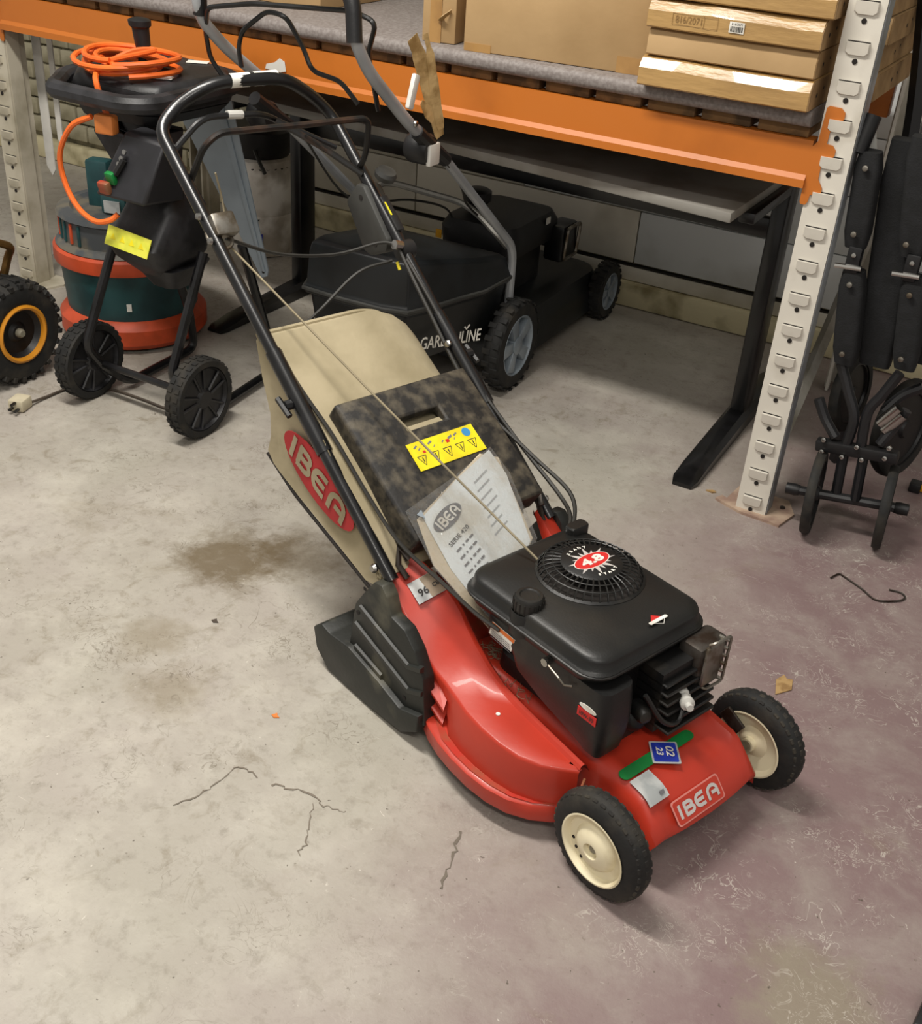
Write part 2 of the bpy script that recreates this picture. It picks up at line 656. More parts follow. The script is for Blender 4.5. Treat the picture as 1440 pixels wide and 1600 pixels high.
def struct(name, bm, m, label=None):
    me = finish(name, bm, m)
    o = bpy.data.objects.new(name, me)
    COL.objects.link(o)
    o['kind'] = 'structure'
    ROOTM[o.name] = Matrix()
    if label:
        o['label'] = label
    return o


def copy_part(src, parent, offset):
    c = src.copy()
    COL.objects.link(c)
    c.parent = parent
    c.location = src.location + V(offset)
    return c


def plate(bm, corners, thick=0.0008):
    """Thin sticker from 3D corners."""
    cs = [V(c) for c in corners]
    n = (cs[1] - cs[0]).cross(cs[2] - cs[0]).normalized()
    k = len(cs)
    faces(bm, cs + [c + n * thick for c in cs], [tuple(range(k))[::-1], tuple(range(k, 2 * k))] + [(i, (i + 1) % k, k + (i + 1) % k, k + i) for i in range(k)])
    return bm


def text_bm(body, org, ex, ey, height, bold=0.0, shear=0.0, width=None, center=True):
    """Lettering as flat mesh in the plane (ex,ey) at org."""
    cu = bpy.data.curves.new('lettering', 'FONT')
    cu.body = body
    cu.size = 1.0
    cu.offset = bold
    cu.shear = shear
    cu.resolution_u = 3
    to = bpy.data.objects.new('lettering', cu)
    COL.objects.link(to)
    bpy.context.view_layer.update()
    dg = bpy.context.evaluated_depsgraph_get()
    me = bpy.data.meshes.new_from_object(to.evaluated_get(dg))
    bpy.data.objects.remove(to)
    bpy.data.curves.remove(cu)
    xs = [v.co.x for v in me.vertices] or [0, 1]
    ys = [v.co.y for v in me.vertices] or [0, 1]
    x0, x1, y0, y1 = min(xs), max(xs), min(ys), max(ys)
    sy = height / (y1 - y0)
    sx = (width / (x1 - x0)) if width else sy
    ex, ey = V(ex).normalized(), V(ey).normalized()
    cx, cy = ((x0 + x1) / 2, (y0 + y1) / 2) if center else (x0, y0)
    bm = bmesh.new()
    mp = [bm.verts.new(V(org) + ex * ((v.co.x - cx) * sx) + ey * ((v.co.y - cy) * sy)) for v in me.vertices]
    for p in me.polygons:
        try:
            bm.faces.new([mp[i] for i in p.vertices])
        except ValueError:
            pass
    bpy.data.meshes.remove(me)
    return bm


def strokes(bm, lines, org, ex, ey, sx, sy, wid):
    """Broad pen strokes (2D polylines in 0..1 units) as flat ribbons."""
    ex, ey = V(ex).normalized(), V(ey).normalized()
    n = ex.cross(ey)
    for q, ln in enumerate(lines):
        pts = [V(org) + n * (.00012 * q) + ex * (p[0] * sx) + ey * (p[1] * sy) for p in ln]
        ribbon(bm, pts, wid, n)
    return bm


def arcp(cx, cy, rx_, ry_, a0, a1, n=8):
    return [(cx + rx_ * math.cos(math.radians(a0 + (a1 - a0) * k / n)), cy + ry_ * math.sin(math.radians(a0 + (a1 - a0) * k / n))) for k in range(n + 1)]


# the four rounded block letters on the mower (units: cap height 1, word width about 3.3)
IBEA = [
    [(0.12, 0.0), (0.12, 1.0)],
    [(0.52, 0.08), (0.52, 0.92)], [(0.45, 0.9)] + arcp(0.85, 0.71, 0.22, 0.19, 90, -90) + [(0.45, 0.52)],
    [(0.45, 0.52)] + arcp(0.9, 0.30, 0.24, 0.21, 90, -90) + [(0.45, 0.09)],
    [(2.05, 0.9)] + arcp(1.65, 0.5, 0.28, 0.40, 90, 270) + [(2.05, 0.1)], [(1.4, 0.5), (2.0, 0.5)],
    [(2.35, 0.0)] + [(2.35, 0.5)] + arcp(2.72, 0.55, 0.36, 0.36, 180, 0) + [(3.08, 0.0)], [(2.62, 0.42), (3.08, 0.42)],
]

# ================================================================== setting
bm = nb()
box(bm, (-1.5, -1.6, -0.05), (9.0, 7.0, 0.1))
floor = struct('floor', bm, 'floor', 'worn concrete floor with remains of purple red paint')


def ground_strip(name, pts, wid, m, parent):
    b = nb()
    ps = smooth([(x, y, 0.0012) for x, y in pts], 7)
    ps = [p + V(random.gauss(0, .0022), random.gauss(0, .0022), 0) for p in ps]
    ribbon(b, ps, [wid * random.uniform(.15, 1.0) for _ in ps], (0, 0, 1))
    return obj(name, b, m, parent)


ground_strip('crack', [(-0.526, -1.532), (-0.50, -1.47), (-0.494, -1.403), (-0.45, -1.40)], 0.004, 'crack', floor)
ground_strip('crack', [(-0.42, -1.40), (-0.355, -1.385), (-0.31, -1.392), (-0.275, -1.385)], 0.005, 'crack', floor)
ground_strip('crack', [(-0.335, -1.40), (-0.30, -1.46), (-0.285, -1.50)], 0.003, 'crack', floor)
ground_strip('crack', [(-0.089, -1.314), (-0.075, -1.37), (-0.056, -1.435)], 0.006, 'crack', floor)

WY = 1.16
bm = nb()
box(bm, (-1.5, WY + 0.12, 1.4), (9.0, 0.2, 2.8))
wall = struct('wall_back', bm, 'mortar', 'painted masonry wall behind the rack')
# brick field on the left
bm = nb()
box(bm, (0, 0, 0), (0.106, 0.03, 0.068), bev=0.006)
bproto = obj('brick', bm, 'wall_brick', wall)
bproto.location = (-4.4, WY + 0.01, 0.143)
for row in range(9):
    for k in range(19):
        if row == 0 and k == 0:
            continue
        x = -4.4 + k * 0.115 + (0.057 if row % 2 else 0)
        c = copy_part(bproto, wall, (x + 4.4, random.uniform(-.004, .003), row * 0.077))
        c.rotation_euler = (0, random.uniform(-.012, .012), 0)
# long painted blocks under the rack
bm = nb()
box(bm, (0, 0, 0), (0.898, 0.03, 0.181), bev=0.004)
blk = obj('block', bm, 'wall_white', wall)
blk.location = (-1.72, WY + 0.011, 0.245)
bm = nb()
box(bm, (0, 0, 0), (0.898, 0.03, 0.181), bev=0.004)
blk2 = obj('block', bm, 'wall_cool', wall)
blk2.location = (-0.37, WY + 0.011, 0.245)
for row in range(4):
    for k in range(4):
        x = -1.72 + k * 0.902 + (-0.45 if row % 2 == 0 else 0)
        src = blk2 if x > -0.4 or (row > 0 and x > -1.3) else blk
        c = copy_part(src, wall, V(x, WY + 0.011, 0.245 + row * 0.184) - src.location)
for b_ in (blk, blk2):
    b_.location = V(-2.17 if b_ is blk else 2.0, WY + 0.0112, 0.245 + 4 * 0.184)
# lowest board course between the dark joint and the skirting
for k in range(4):
    bm = nb()
    box(bm, (-1.85 + k * 1.2, WY + 0.011, 0.114), (1.196, 0.03, 0.048), bev=0.003)
    obj('board', bm, 'wall_white' if k < 2 else 'wall_cool', wall)
bm = nb()
box(bm, (-1.5, WY + 0.012, 0.1415), (9.0, 0.02, 0.007))
obj('joint', bm, 'joint_dark', wall)
bm = nb()
box(bm, (-1.5, WY - 0.005, 0.044), (9.0, 0.05, 0.088), bev=0.012)
sk = struct('baseboard_back', bm, 'skirting', 'cream painted plinth along the foot of the back wall')

# ================================================================== pallet rack
rack = thing('pallet_rack', 'pallet rack with cream slotted uprights and an orange beam', 'rack', (0, 0, 0))
UP = 0.0762
z0 = 0.012


def upright(x, y, face, m, flank, h=2.1, tabs=True, flip=1):
    prof = [(-.038, 0), (.038, 0), (.038, .058), (.030, .064), (.030, .085), (.022, .085), (.022, .062), (.034, .055), (.034, .004),
            (-.034, .004), (-.034, .055), (-.022, .062), (-.022, .085), (-.030, .085), (-.030, .064), (-.038, .058)]
    b = nb()
    prism(b, [(p[0], p[1] * flip) for p in prof], (x, y, 0.004), (1, 0, 0), (0, 1, 0), h)
    o = obj('upright', b, m, rack)
    b = nb()
    box(b, (x + .0395, y + flip * .03, h / 2), (.002, .05, h - .01))
    obj('upright_flank', b, flank, o)
    if tabs:
        n = 21
        b = nb()
        w, hh = .024, .013
        faces(b, [(-w, .001, hh), (w, .001, hh), (w, .001, -hh * .5), (w * .72, .001, -hh), (-w * .72, .001, -hh), (-w, .001, -hh * .5),
                  (-w * .92, -.009, hh), (w * .92, -.009, hh), (w * .92, -.007, -hh * .4), (w * .62, -.005, -hh * .85), (-w * .62, -.005, -hh * .85), (-w * .92, -.007, -hh * .4)],
              [(6, 7, 8, 9, 10, 11)] + [(i, (i + 1) % 6, 6 + (i + 1) % 6, 6 + i) for i in range(6)])
        b2 = nb()
        box(b2, (0, .0, hh + .0012), (w * 1.9, .0018, .0022))
        b3 = nb()
        lathe(b3, [(0, .0012), (.0055, .0012), (.0055, -.002)], (0, 0, 0), (0, -1, 0), 10)
        first = None
        for k in range(n):
            z = z0 + k * UP
            if first is None:
                t = obj('tab', b, m, o, world=False)
                s = obj('slot', b2, 'hole_dark', o, world=False)
                hl = obj('lock_hole', b3, 'hole_dark', o, world=False)
                first = (t, s, hl)
            else:
                t, s, hl = [q.copy() for q in first]
                for q in (t, s, hl):
                    COL.objects.link(q)
                    q.parent = o
            t.location = s.location = (x, y, z + .0235)
            hl.location = (x, y - .0008, z)
    return o


XL = -2.5423
upright(0, 0, 1, 'rack_cream', 'rack_flank')
upright(XL, 0, 1, 'rack_dusty', 'rack_dusty')
upright(0, .95, 1, 'rack_cream', 'rack_flank', tabs=False, flip=-1)
upright(XL, .95, 1, 'rack_dusty', 'rack_dusty', tabs=False, flip=-1)
for x in (0, XL):
    for (ya, za, yb, zb) in ((.075, .06, .87, .62), (.075, 1.28, .87, 1.8)):
        b = nb()
        tube(b, [(x, ya, za), (x, yb, zb)], .017, 4, flat=(1, 1))
        obj('brace', b, 'brace_grey', rack)
# foot plates
b = nb()
prism(b, [(-.095, .012), (-.085, .035), (-.07, .028), (-.062, .11), (.07, .11), (.1, .05), (.082, -.026), (.05, -.022), (-.02, -.018), (-.06, -.004)],
      (0, 0, 0), (1, 0, 0), (0, 1, 0), .007)
obj('foot_plate', b, 'base_plate', rack, label='pinkish foot plate with a rusty bolt')
b = nb()
lathe(b, [(.007, .006), (.007, .011), (0, .012)], (.066, .062, 0), (0, 0, 1), 6)
obj('bolt', b, 'rust_steel', rack)
b = nb()
prism(b, [(-.06, -.015), (.09, -.015), (.11, .05), (.09, .10), (-.06, .10)], (XL, 0, 0), (1, 0, 0), (0, 1, 0), .007)
obj('foot_plate', b, 'rack_dusty', rack)
# front beam with its lip
bp = [(0, .815), (-.012, .815), (-.012, .832), (-.004, .842), (-.004, .914), (.046, .914), (.046, .868), (.05, .86), (.05, .815)]


def beam(xa, xb, y=0.0, dz=0.0):
    b = nb()
    loft(b, [[(x, y + p[0], p[1] + dz) for p in bp] for x in (xa, xb)])
    return obj('beam', b, 'orange', rack, angle=25)


beam(XL + .045, -.045)
b = nb()
box(b, (-1.28, .92, .865), (2.45, .045, .1), bev=.004)
obj('beam', b, 'orange', rack)
b = nb()
box(b, (.55, .93, .80), (1.0, .045, .1), bev=.004)
obj('beam', b, 'orange', rack, label='orange beam of the next bay')
conn = [(-.047, .785), (-.044, .780), (-.034, .780), (-.030, .786), (-.028, .803), (-.012, .803), (-.006, .810), (-.006, .820), (-.018, .838), (-.019, .885),
        (.000, .885), (.004, .890), (.004, .902), (-.004, .911), (-.017, .912), (-.015, .962), (.004, .962), (.007, .968), (.006, .979), (-.003, .987), (-.028, .988), (-.033, .984), (-.036, .915), (-.047, .90)]
b = nb()
prism(b, [(p[0], p[1]) for p in conn], (0, -.0008, 0), (1, 0, 0), (0, 0, 1), .0035)
obj('beam_connector', b, 'orange', rack, label='orange hooked end plate of the beam')
b = nb()
prism(b, [(-p[0], p[1]) for p in conn], (XL, -.0008, 0), (1, 0, 0), (0, 0, 1), .0035)
obj('beam_connector', b, 'orange', rack)

# timber decking slats below the grey board
deck = thing('timber_decking', 'brown timber slats between the orange beam and the grey shelf board', 'decking', (-1.27, .45, .914))
xs = -.02
proto = None
for k in range(20):
    xr = -.439 + .1285 * (3 - k) - .008
    xl = xr - .112
    if xl < -2.5:
        break
    if xr > -.055:
        xr = -.075
    if xr - xl < .03:
        continue
    b = nb()
    box(b, ((xl + xr) / 2, .46, .926), (xr - xl, .90, .022), bev=.002)
    obj('slat', b, 'slat_wood', deck)

b = nb()
ed = [(-.004, .939), (-.014, .943), (-.018, .952), (-.018, .962), (-.014, .971), (-.004, .9755), (.94, .9755), (.94, .939)]
loft(b, [[(x, p[0], p[1]) for p in ed] for x in (-2.49, -.058)])
solo('shelf_board', b, 'shelf_grey', 'long speckled grey shelf board lying on the rack', 'shelf', angle=50)

# torn paper scrap stuck to the beam
b = nb()
plate(b, [(-1.50, -.0062, .848), (-1.45, -.0062, .845), (-1.432, -.0062, .850), (-1.436, -.0062, .873), (-1.452, -.0062, .880), (-1.468, -.0062, .868), (-1.496, -.0062, .860)][::-1], .0012)
solo('paper_scrap', b, 'plastic_white', 'torn white paper scrap stuck to the orange beam', 'paper')

# ================================================================== boxes on the shelf
ZS = .976


def carton(name, label, cx, cy, w, d, h, rot, m='card', group=None, tape=(), z=ZS):
    t = thing(name, label, 'box', (cx, cy, z), rot, group)
    b = nb()
    box(b, (0, 0, h / 2 + .0005), (w, d, h), bev=.003)
    obj('carton', b, m, t, world=False)
    b = nb()
    for s in (-1, 1):
        prism(b, [(-w / 2 + .002, 0), (w / 2 - .002, 0), (w / 2 - .002, d / 2 - .003), (-w / 2 + .002, d / 2 - .003)] if s > 0 else
              [(-w / 2 + .002, -d / 2 + .003), (w / 2 - .002, -d / 2 + .003), (w / 2 - .002, 0), (-w / 2 + .002, 0)], (0, 0, h), (1, 0, 0), (0, 1, 0), .003)
    obj('flap', b, m, t, world=False)
    for (x0, x1, za, zb) in tape:
        b = nb()
        box(b, ((x0 + x1) / 2, -d / 2 - .0005, (za + zb) / 2), (x1 - x0, .0018, zb - za))
        obj('tape', b, 'card_tape', t, world=False)
    return t


carton('cardboard_box', 'large plain cardboard box with tape at its lower corners', -.695, .19, .462, .34, .30, .105,
       tape=((-.228, -.16, .0, .018), (.15, .225, .0, .035)))
sb_ = carton('cardboard_box', 'narrow cardboard box beside the large box, with torn tape', -1.010, .14, .088, .22, .28, .12)
b = nb()
box(b, (-.008, -.1112, .14), (.03, .0018, .28))
obj('tape', b, 'card_tape', sb_, world=False)
b = nb()
tube(b, [(.005, -.112, .052), (.018, -.128, .062), (.032, -.113, .075)], .006, 6, flat=(.3, 1.4))
obj('torn_tape', b, 'paper_tape', sb_, world=False)
carton('cardboard_box', 'cardboard box at the left end of the shelf behind the handle', -1.72, .35, .5, .3, .26, .0)


def flatpack(label, x0, x1, y, z, h, d=.17, m='card_gloss', lab=None, slope=.012, grp='flat packs stacked on the shelf'):
    t = thing('flat_pack', label, 'package', ((x0 + x1) / 2, y + d / 2, z), 0, grp)
    w = (x1 - x0) / 2
    b = nb()
    hd = d / 2
    sec = [(-hd, .003), (-hd, h * .62), (-hd + slope, h * .93), (-hd + slope * 2, h), (hd - .01, h), (hd, h - .01), (hd, .003), (hd - .003, 0), (-hd + .004, 0)]
    n = 9
    rings = []
    for i in range(n):
        x = -w + 2 * w * i / (n - 1)
        dz = 0 if m == 'card' else random.uniform(-.0016, .0016)
        rings.append([(x, p[0] + (0 if m == 'card' else random.uniform(-.0012, .0012)), p[1] + (dz if p[1] > .01 else 0)) for p in sec])
    loft(b, rings)
    obj('wrapped_card', b, m, t, world=False, angle=28)
    b = nb()
    prism(b, [(p[0] * .985, max(p[1], .001) * .985) for p in sec], (w - .001, 0, 0), (0, 1, 0), (0, 0, 1), .003)
    e = obj('end_flap', b, 'card_end', t, world=False)
    b = nb()
    lathe(b, [(0, .0), (.005, 0)], (w + .0026, -.03, h * .45), (1, 0, 0), 10)
    lathe(b, [(0, .0), (.004, 0)], (w + .0026, .02, h * .6), (1, 0, 0), 10)
    obj('hole', b, 'hole_dark', e, world=False)
    return t


flatpack('lowest glossy brown flat pack of the stack beside the upright', -.438, -.063, -.055, ZS, .060, m='card_gloss')
flatpack('dull brown flat pack second from the bottom of the stack', -.432, -.066, -.042, ZS + .062, .054, m='card', slope=.006)
t3 = flatpack('glossy brown flat pack with a white barcode sticker', -.436, -.064, -.052, ZS + .118, .058)
flatpack('uppermost visible glossy flat pack of the stack beside the upright', -.43, -.05, -.048, ZS + .178, .056)
w3 = .186
b = nb()
plate(b, [(-.005, -.0862, .012), (.027, -.0862, .012), (.027, -.0862, .033), (-.005, -.0862, .033)], .0008)
st = obj('barcode_sticker', b, 'label_white', t3, world=False, label='white barcode sticker')
b = nb()
x = -.002
while x < .024:
    wd_ = random.choice((.0006, .0012, .0018))
    plate(b, [(x, -.0874, .014), (x + wd_, -.0874, .014), (x + wd_, -.0874, .0245), (x, -.0874, .0245)], .0001)
    x += wd_ + random.choice((.0007, .0012))
obj('bars', b, 'ink', st, world=False)
obj('digits', text_bm('816/2071', (.011, -.0874, .029), (1, 0, 0), (0, 0, 1), .0045), 'ink', st, world=False)
b = text_bm('816/2071', (-.094, -.0864, .024), (1, 0, 0), (0, 0, 1), .014, width=.058)
fr = obj('printed_number', b, 'print_brown', t3, world=False)
b = nb()
for (xa, xb, za, zb) in ((-.13, -.03, .0338, .0346), (-.13, -.03, .012, .0128), (-.13, -.1292, .012, .0346), (-.0608, -.06, .012, .0346), (-.0308, -.03, .012, .0346)):
    plate(b, [(xa, -.0864, za), (xb, -.0864, za), (xb, -.0864, zb), (xa, -.0864, zb)], .0002)
obj('printed_frame', b, 'print_brown', t3, world=False)
# packs stored behind, their ends showing beyond the upright
for k, (xr, lab) in enumerate(((.020, 'brown flat pack behind the upright, lowest of the rear pile'), (.012, 'brown flat pack behind the upright, second of the rear pile'),
                               (.024, 'brown flat pack behind the upright, third of the rear pile'), (.018, 'brown flat pack behind the upright, top of the rear pile'))):
    flatpack(lab, -.40, xr, .17, ZS + k * .058, .056, d=.42, m='card', slope=.004, grp='rear pile of flat packs')

# ================================================================== desk below the shelf
desk = thing('desk', 'grey topped office desk on black steel legs under the rack', 'desk', (-1.0, .5, 0))
b = nb()
prism(b, [(-.196, .02), (-.185, .86), (-1.84, .90), (-1.86, .17), (-1.45, .14), (-1.0, .105), (-.46, .05)], (0, 0, .698), (1, 0, 0), (0, 1, 0), .024, bev=.003)
obj('desk_top', b, 'desk_top', desk)
b = nb()
box(b, (-.99, .53, .565), (1.56, .03, .055), rot=rz(-.023), bev=.004)
obj('cross_rail', b, 'black_steel', desk)
for (x, y) in ((-.190, .495), (-1.782, .532)):
    b = nb()
    box(b, (x, y, .37), (.046, .085, .66), bev=.01)
    obj('leg', b, 'black_steel', desk)
    b = nb()
    sec = []
    pr_ = [(-.475, .012, .026), (-.45, .022, .034), (-.38, .034, .034), (-.05, .05, .034), (.05, .05, .034), (.32, .034, .034), (.37, .02, .03)]
    for (dy, h, w) in pr_:
        sec.append([(x - w, y + dy, .002), (x + w, y + dy, .002), (x + w, y + dy, h * .7), (x + w * .6, y + dy, h), (x - w * .6, y + dy, h), (x - w, y + dy, h * .7)])
    loft(b, sec)
    obj('foot', b, 'black_steel', desk)
    b = nb()
    box(b, (x, y - .05, .685), (.04, .62, .026), bev=.003)
    obj('bracket', b, 'black_steel', desk)
b = nb()
box(b, (-.285, .16, .683), (.05, .05, .028), bev=.004)
obj('stop_block', b, 'black_plastic', desk)

# ================================================================== red lawn mower (local frame: x forward, y towards the rack, z up)
MROT = math.atan2(-.339, .941)
mow = thing('lawn_mower', 'red petrol lawn mower with black engine and cream grass bag', 'lawn mower', (.249, -1.119, 0), MROT)


def mo(name, b, m, parent=None, label=None, angle=35):
    return obj(name, b, m, parent or mow, world=False, label=label, angle=angle)


EY, EX = (-1, 0, 0), (0, 1, 0)          # "up" and "right" for lettering read from the front

# ---- deck: centre shell
prof = [(-.004, .064), (.004, .068), (.0165, .090), (.0150, .097), (-.003, .119), (-.028, .144), (-.042, .151), (-.09, .159), (-.16, .166), (-.25, .168), (-.36, .170), (-.47, .172)]
b = nb()
rings = []
HW = .133
for v, dz, du in ((-HW, -.022, -.006), (-HW + .003, -.008, -.002), (-HW + .014, .004, 0), (-HW + .028, .006, 0), (-HW + .040, -.001, 0), (-.06, 0, .004), (0, 0, .006), (.06, 0, .004),
                  (HW - .034, -.001, 0), (HW - .024, .006, 0), (HW - .012, .004, 0), (HW - .003, -.008, -.002), (HW, -.022, -.006)):
    rings.append([(u + du, v, max(.064, z + dz * min(1, max(0, (z - .064) / .06)))) for u, z in prof])
loft(b, rings, cap=False, closed=False)
# side skirts of the shell
for s, rg in ((-1, rings[0]), (1, rings[-1])):
    lower = [(p[0], p[1] + s * .002, .048 if p[0] < -.08 else .0635) for p in rg]
    loft(b, [rg, lower], cap=False, closed=False)
mo('deck', b, 'red', angle=40)

# ---- deck: the bulging left side with its flange, running up into the rear arm
# station: u, flange outer v, wall v, crest v, crest z, inner v, inner z, bottom z
ST = [(-.630, -.197, -.197, -.196, .292, -.150, .300, .280),
      (-.590, -.199, -.199, -.198, .266, -.125, .285, .254),
      (-.545, -.201, -.201, -.200, .231, -.115, .268, .219),
      (-.505, -.202, -.202, -.200, .194, -.115, .250, .182),
      (-.478, -.207, -.190, -.200, .177, -.120, .240, .060),
      (-.455, -.220, -.182, -.200, .166, -.127, .229, .035),
      (-.425, -.233, -.194, -.203, .161, -.130, .208, .035),
      (-.385, -.244, -.222, -.212, .160, -.132, .184, .035),
      (-.345, -.250, -.230, -.222, .160, -.136, .171, .035),
      (-.300, -.2525, -.233, -.227, .159, -.139, .165, .035),
      (-.255, -.249, -.231, -.227, .158, -.142, .162, .035),
      (-.215, -.238, -.224, -.221, .157, -.145, .160, .035),
      (-.180, -.217, -.206, -.204, .156, -.147, .158, .035),
      (-.155, -.192, -.183, -.182, .154, -.148, .156, .035),
      (-.135, -.165, -.160, -.159, .150, -.148, .153, .035)]
b = nb()
rings = []
for (u, fo, wv, cv, cz, iv, iz, bz) in ST:
    ft = min(bz + .038, cz - .02) if bz < .05 else bz
    rings.append([(u, fo + .004, bz), (u, fo, bz + .006 if bz < .05 else bz + .002), (u, fo, ft - .004 if bz < .05 else bz + .004), (u, fo + .005, ft), (u, wv, ft + .002),
                  (u, wv + (cv - wv) * .25, ft + (cz - ft) * .35), (u, cv - .0015, cz - .006), (u, cv + .0005, cz - .0012), (u, cv + .004, cz + .0005),
                  (u, (cv + iv) / 2, (cz + iz) / 2 + .001), (u, iv - .012, iz), (u, iv - .008, iz + .006), (u, iv - .001, iz + .007), (u, iv + .005, iz + .001), (u, iv + .016 if u > -.44 else iv + .008, min(iz - .02, .15) if u > -.5 else iz - .05)])
loft(b, rings, cap=False, closed=False)
loft(b, [rings[0], [(p[0] + .002, p[1], p[2] - .012) for p in rings[0]]], cap=False, closed=False)
side = mo('deck_side', b, 'red', angle=45)
# dirt line lying on the flange
b = nb()
ribbon(b, [(s_[0], (s_[1] + .006 + s_[2]) / 2, .0755) for s_ in ST[5:-1]], [.006, .010, .013, .013, .012, .011, .009, .007, .005], (0, 0, 1))
mo('flange_dirt', b, 'red_dirty', side)
# little triangular webs beside the black cover
for zt in (.140, .108):
    b = nb()
    loft(b, [[(-.482, -.210, zt), (-.408, -.216, zt - .026), (-.425, -.190, zt - .010), (-.470, -.184, zt + .004)], [(-.482, -.210, zt - .005), (-.408, -.216, zt - .032), (-.425, -.190, zt - .016), (-.470, -.184, zt - .002)]])
    mo('web', b, 'red', side)
# small upright lip near the front wheel
b = nb()
box(b, (-.118, -.168, .118), (.004, .03, .045), rot=rz(.5), bev=.001)
mo('lip', b, 'red_dirty', side)
# right arm and right side
b = nb()
rings = []
for (u, vo, zo, vi, zi, zb) in ((-.60, .205, .285, .165, .292, .25), (-.54, .205, .245, .155, .262, .18), (-.48, .20, .215, .148, .235, .06), (-.40, .19, .175, .146, .185, .04),
                                (-.30, .172, .156, .145, .166, .04), (-.2, .158, .15, .145, .160, .04), (-.13, .150, .146, .144, .154, .045)):
    rings.append([(u, vo + .004, zb), (u, vo + .002, zo - .012), (u, vo - .004, zo), (u, (vo + vi) / 2, (zo + zi) / 2), (u, vi + .004, zi + .004), (u, vi - .004, zi - .004), (u, vi - .006, zb + .05)])
loft(b, rings, cap=False, closed=False)
mo('deck_side', b, 'red', angle=45)
# rear bulkhead of the deck below the lid
b = nb()
prism(b, [(-.47, .05), (-.47, .175), (-.50, .215), (-.54, .245), (-.60, .25), (-.60, .06)], (0, .112, 0), (1, 0, 0), (0, 0, 1), .224, bev=.004)
mo('rear_bulkhead', b, 'red_dirty')

# ---- stickers on the deck
NF = V(1, 0, 1).normalized()
TX, TY = V(0, 1, 0), V(-1, 0, 1).normalized() * -1 * -1


def deckpt(u, v, off=.0015):
    for (a, za), (c, zc) in zip(prof[2:], prof[3:]):
        if c <= u <= a:
            z = za + (zc - za) * (u - a) / (c - a)
            return V(u + .004 + off * .5, v, z + off)
    return V(u, v, .17)


def slab(pts2, org, ex, ey, th=.0012):
    bb = nb()
    prism(bb, pts2, org, ex, ey, th)
    return bb


# name badge on the front slope
bo = V(.0045, -.0225, .1165) + NF * .002
bx, by = V(0, 1, 0), V(-.027, 0, .030).normalized()
bn = bx.cross(by)
badge = mo('name_badge', slab(rrect(.058, .021, .006), bo, bx, by, .0015), 'badge_edge', label='red badge with silver letters')
b = slab(rrect(.0555, .0187, .005), bo + bn * .0012, bx, by, .0008)
mo('badge_field', b, 'red', badge)
b = nb()
strokes(b, IBEA, bo + bn * .0024 - bx * .049 - by * .0115, bx, by, .0305, .023, .0058)
mo('badge_letters', b, 'silver_print', badge)
# green strip
def onTop(u, v, h=.0015):
    return V(u, v, deckpt(u, v, 0).z + h)


gc = V(-.076, -.040, .1648)
gx, gy = V(.0, 1, 0).normalized(), V(-1, 0, .09).normalized()
pts = arcp(.078, 0, .010, .0105, -90, 90, 6) + arcp(-.078, 0, .010, .0105, 90, 270, 6)
mo('green_strip', slab(pts, gc, gx, gy), 'green_label', label='green strip sticker')
# blue diamond
bc = V(-.070, -.028, .1662)
dx, dy = V(.62, .78, 0).normalized(), V(-.78, .62, .07).normalized()
d0 = mo('diamond_sticker', slab(rrect(.0235, .0235, .002, 2), bc, dx, dy), 'grey_label', label='blue diamond sticker with white figures')
mo('diamond_field', slab(rrect(.0205, .0205, .002, 2), bc + V(0, 0, .0009), dx, dy, .0007), 'blue_label', d0)
b = text_bm('02', bc + dx * .008 + V(0, 0, .0040), -dy, dx, .0135, bold=.02, shear=.2, width=.022)
mo('diamond_figures', b, 'label_white', d0)
b = text_bm('23', bc - dx * .009 + V(0, 0, .0040), -dy, dx, .011, bold=.02, shear=.2, width=.018)
mo('diamond_figures', b, 'label_white', d0)
# plain grey sticker near the wheel
cs = [deckpt(-.062, -.132, .0035), deckpt(-.012, -.132, .0035), deckpt(-.012, -.086, .0035), deckpt(-.062, -.086, .0035)]
b = nb()
loft(b, [[deckpt(u_, v_, .0070 + .002 * t_) for v_, t_ in ((-.122, 0), (-.076, 0), (-.076, .3), (-.122, .3))] for u_ in (-.070, -.060, -.050, -.040, -.030, -.022)])
gs = mo('data_plate', b, 'grey_label', label='worn grey data sticker')
b = nb()
box(b, deckpt(-.030, -.088, .009), (.006, .010, .001), rot=ry(.8))
mo('plate_print', b, 'ink_grey', gs)
# noise / CE label on the left arm
lab_c = V(-.5555, -.144, .2600)
lx = V(.012, .050, .0185).normalized()
ly = V(-.044, .004, .0245).normalized()
ly = (ly - lx * ly.dot(lx)).normalized()
ln_ = lx.cross(ly)
wl = mo('sound_label', slab([(-.028, -.022), (.028, -.022), (.028, .022), (-.028, .022)], lab_c + ln_ * .0085, lx, ly, .0014), 'grey_label', label='sound level label reading 96')
mo('brown_half', slab([(.0, -.0215), (.0275, -.0215), (.0275, .0215), (-.004, .0215)], lab_c + ln_ * .0093, lx, ly, .001), 'brown_label', wl)
mo('label_figures', text_bm('96', lab_c + ln_ * .0112 + lx * -.009 + ly * -.004, lx, ly, .015, bold=.02), 'ink', wl)
mo('label_figures', text_bm('CE', lab_c + ln_ * .0112 + lx * .017 + ly * -.002, lx, ly, .008, bold=.02), 'ink', wl)
b = nb()
lathe(b, [(0, .001), (.004, .001), (.004, 0)], (-.305, -.185, .1635), (0, 0, 1), 8)
mo('paint_chip', b, 'label_white', side, label='white paint chip')

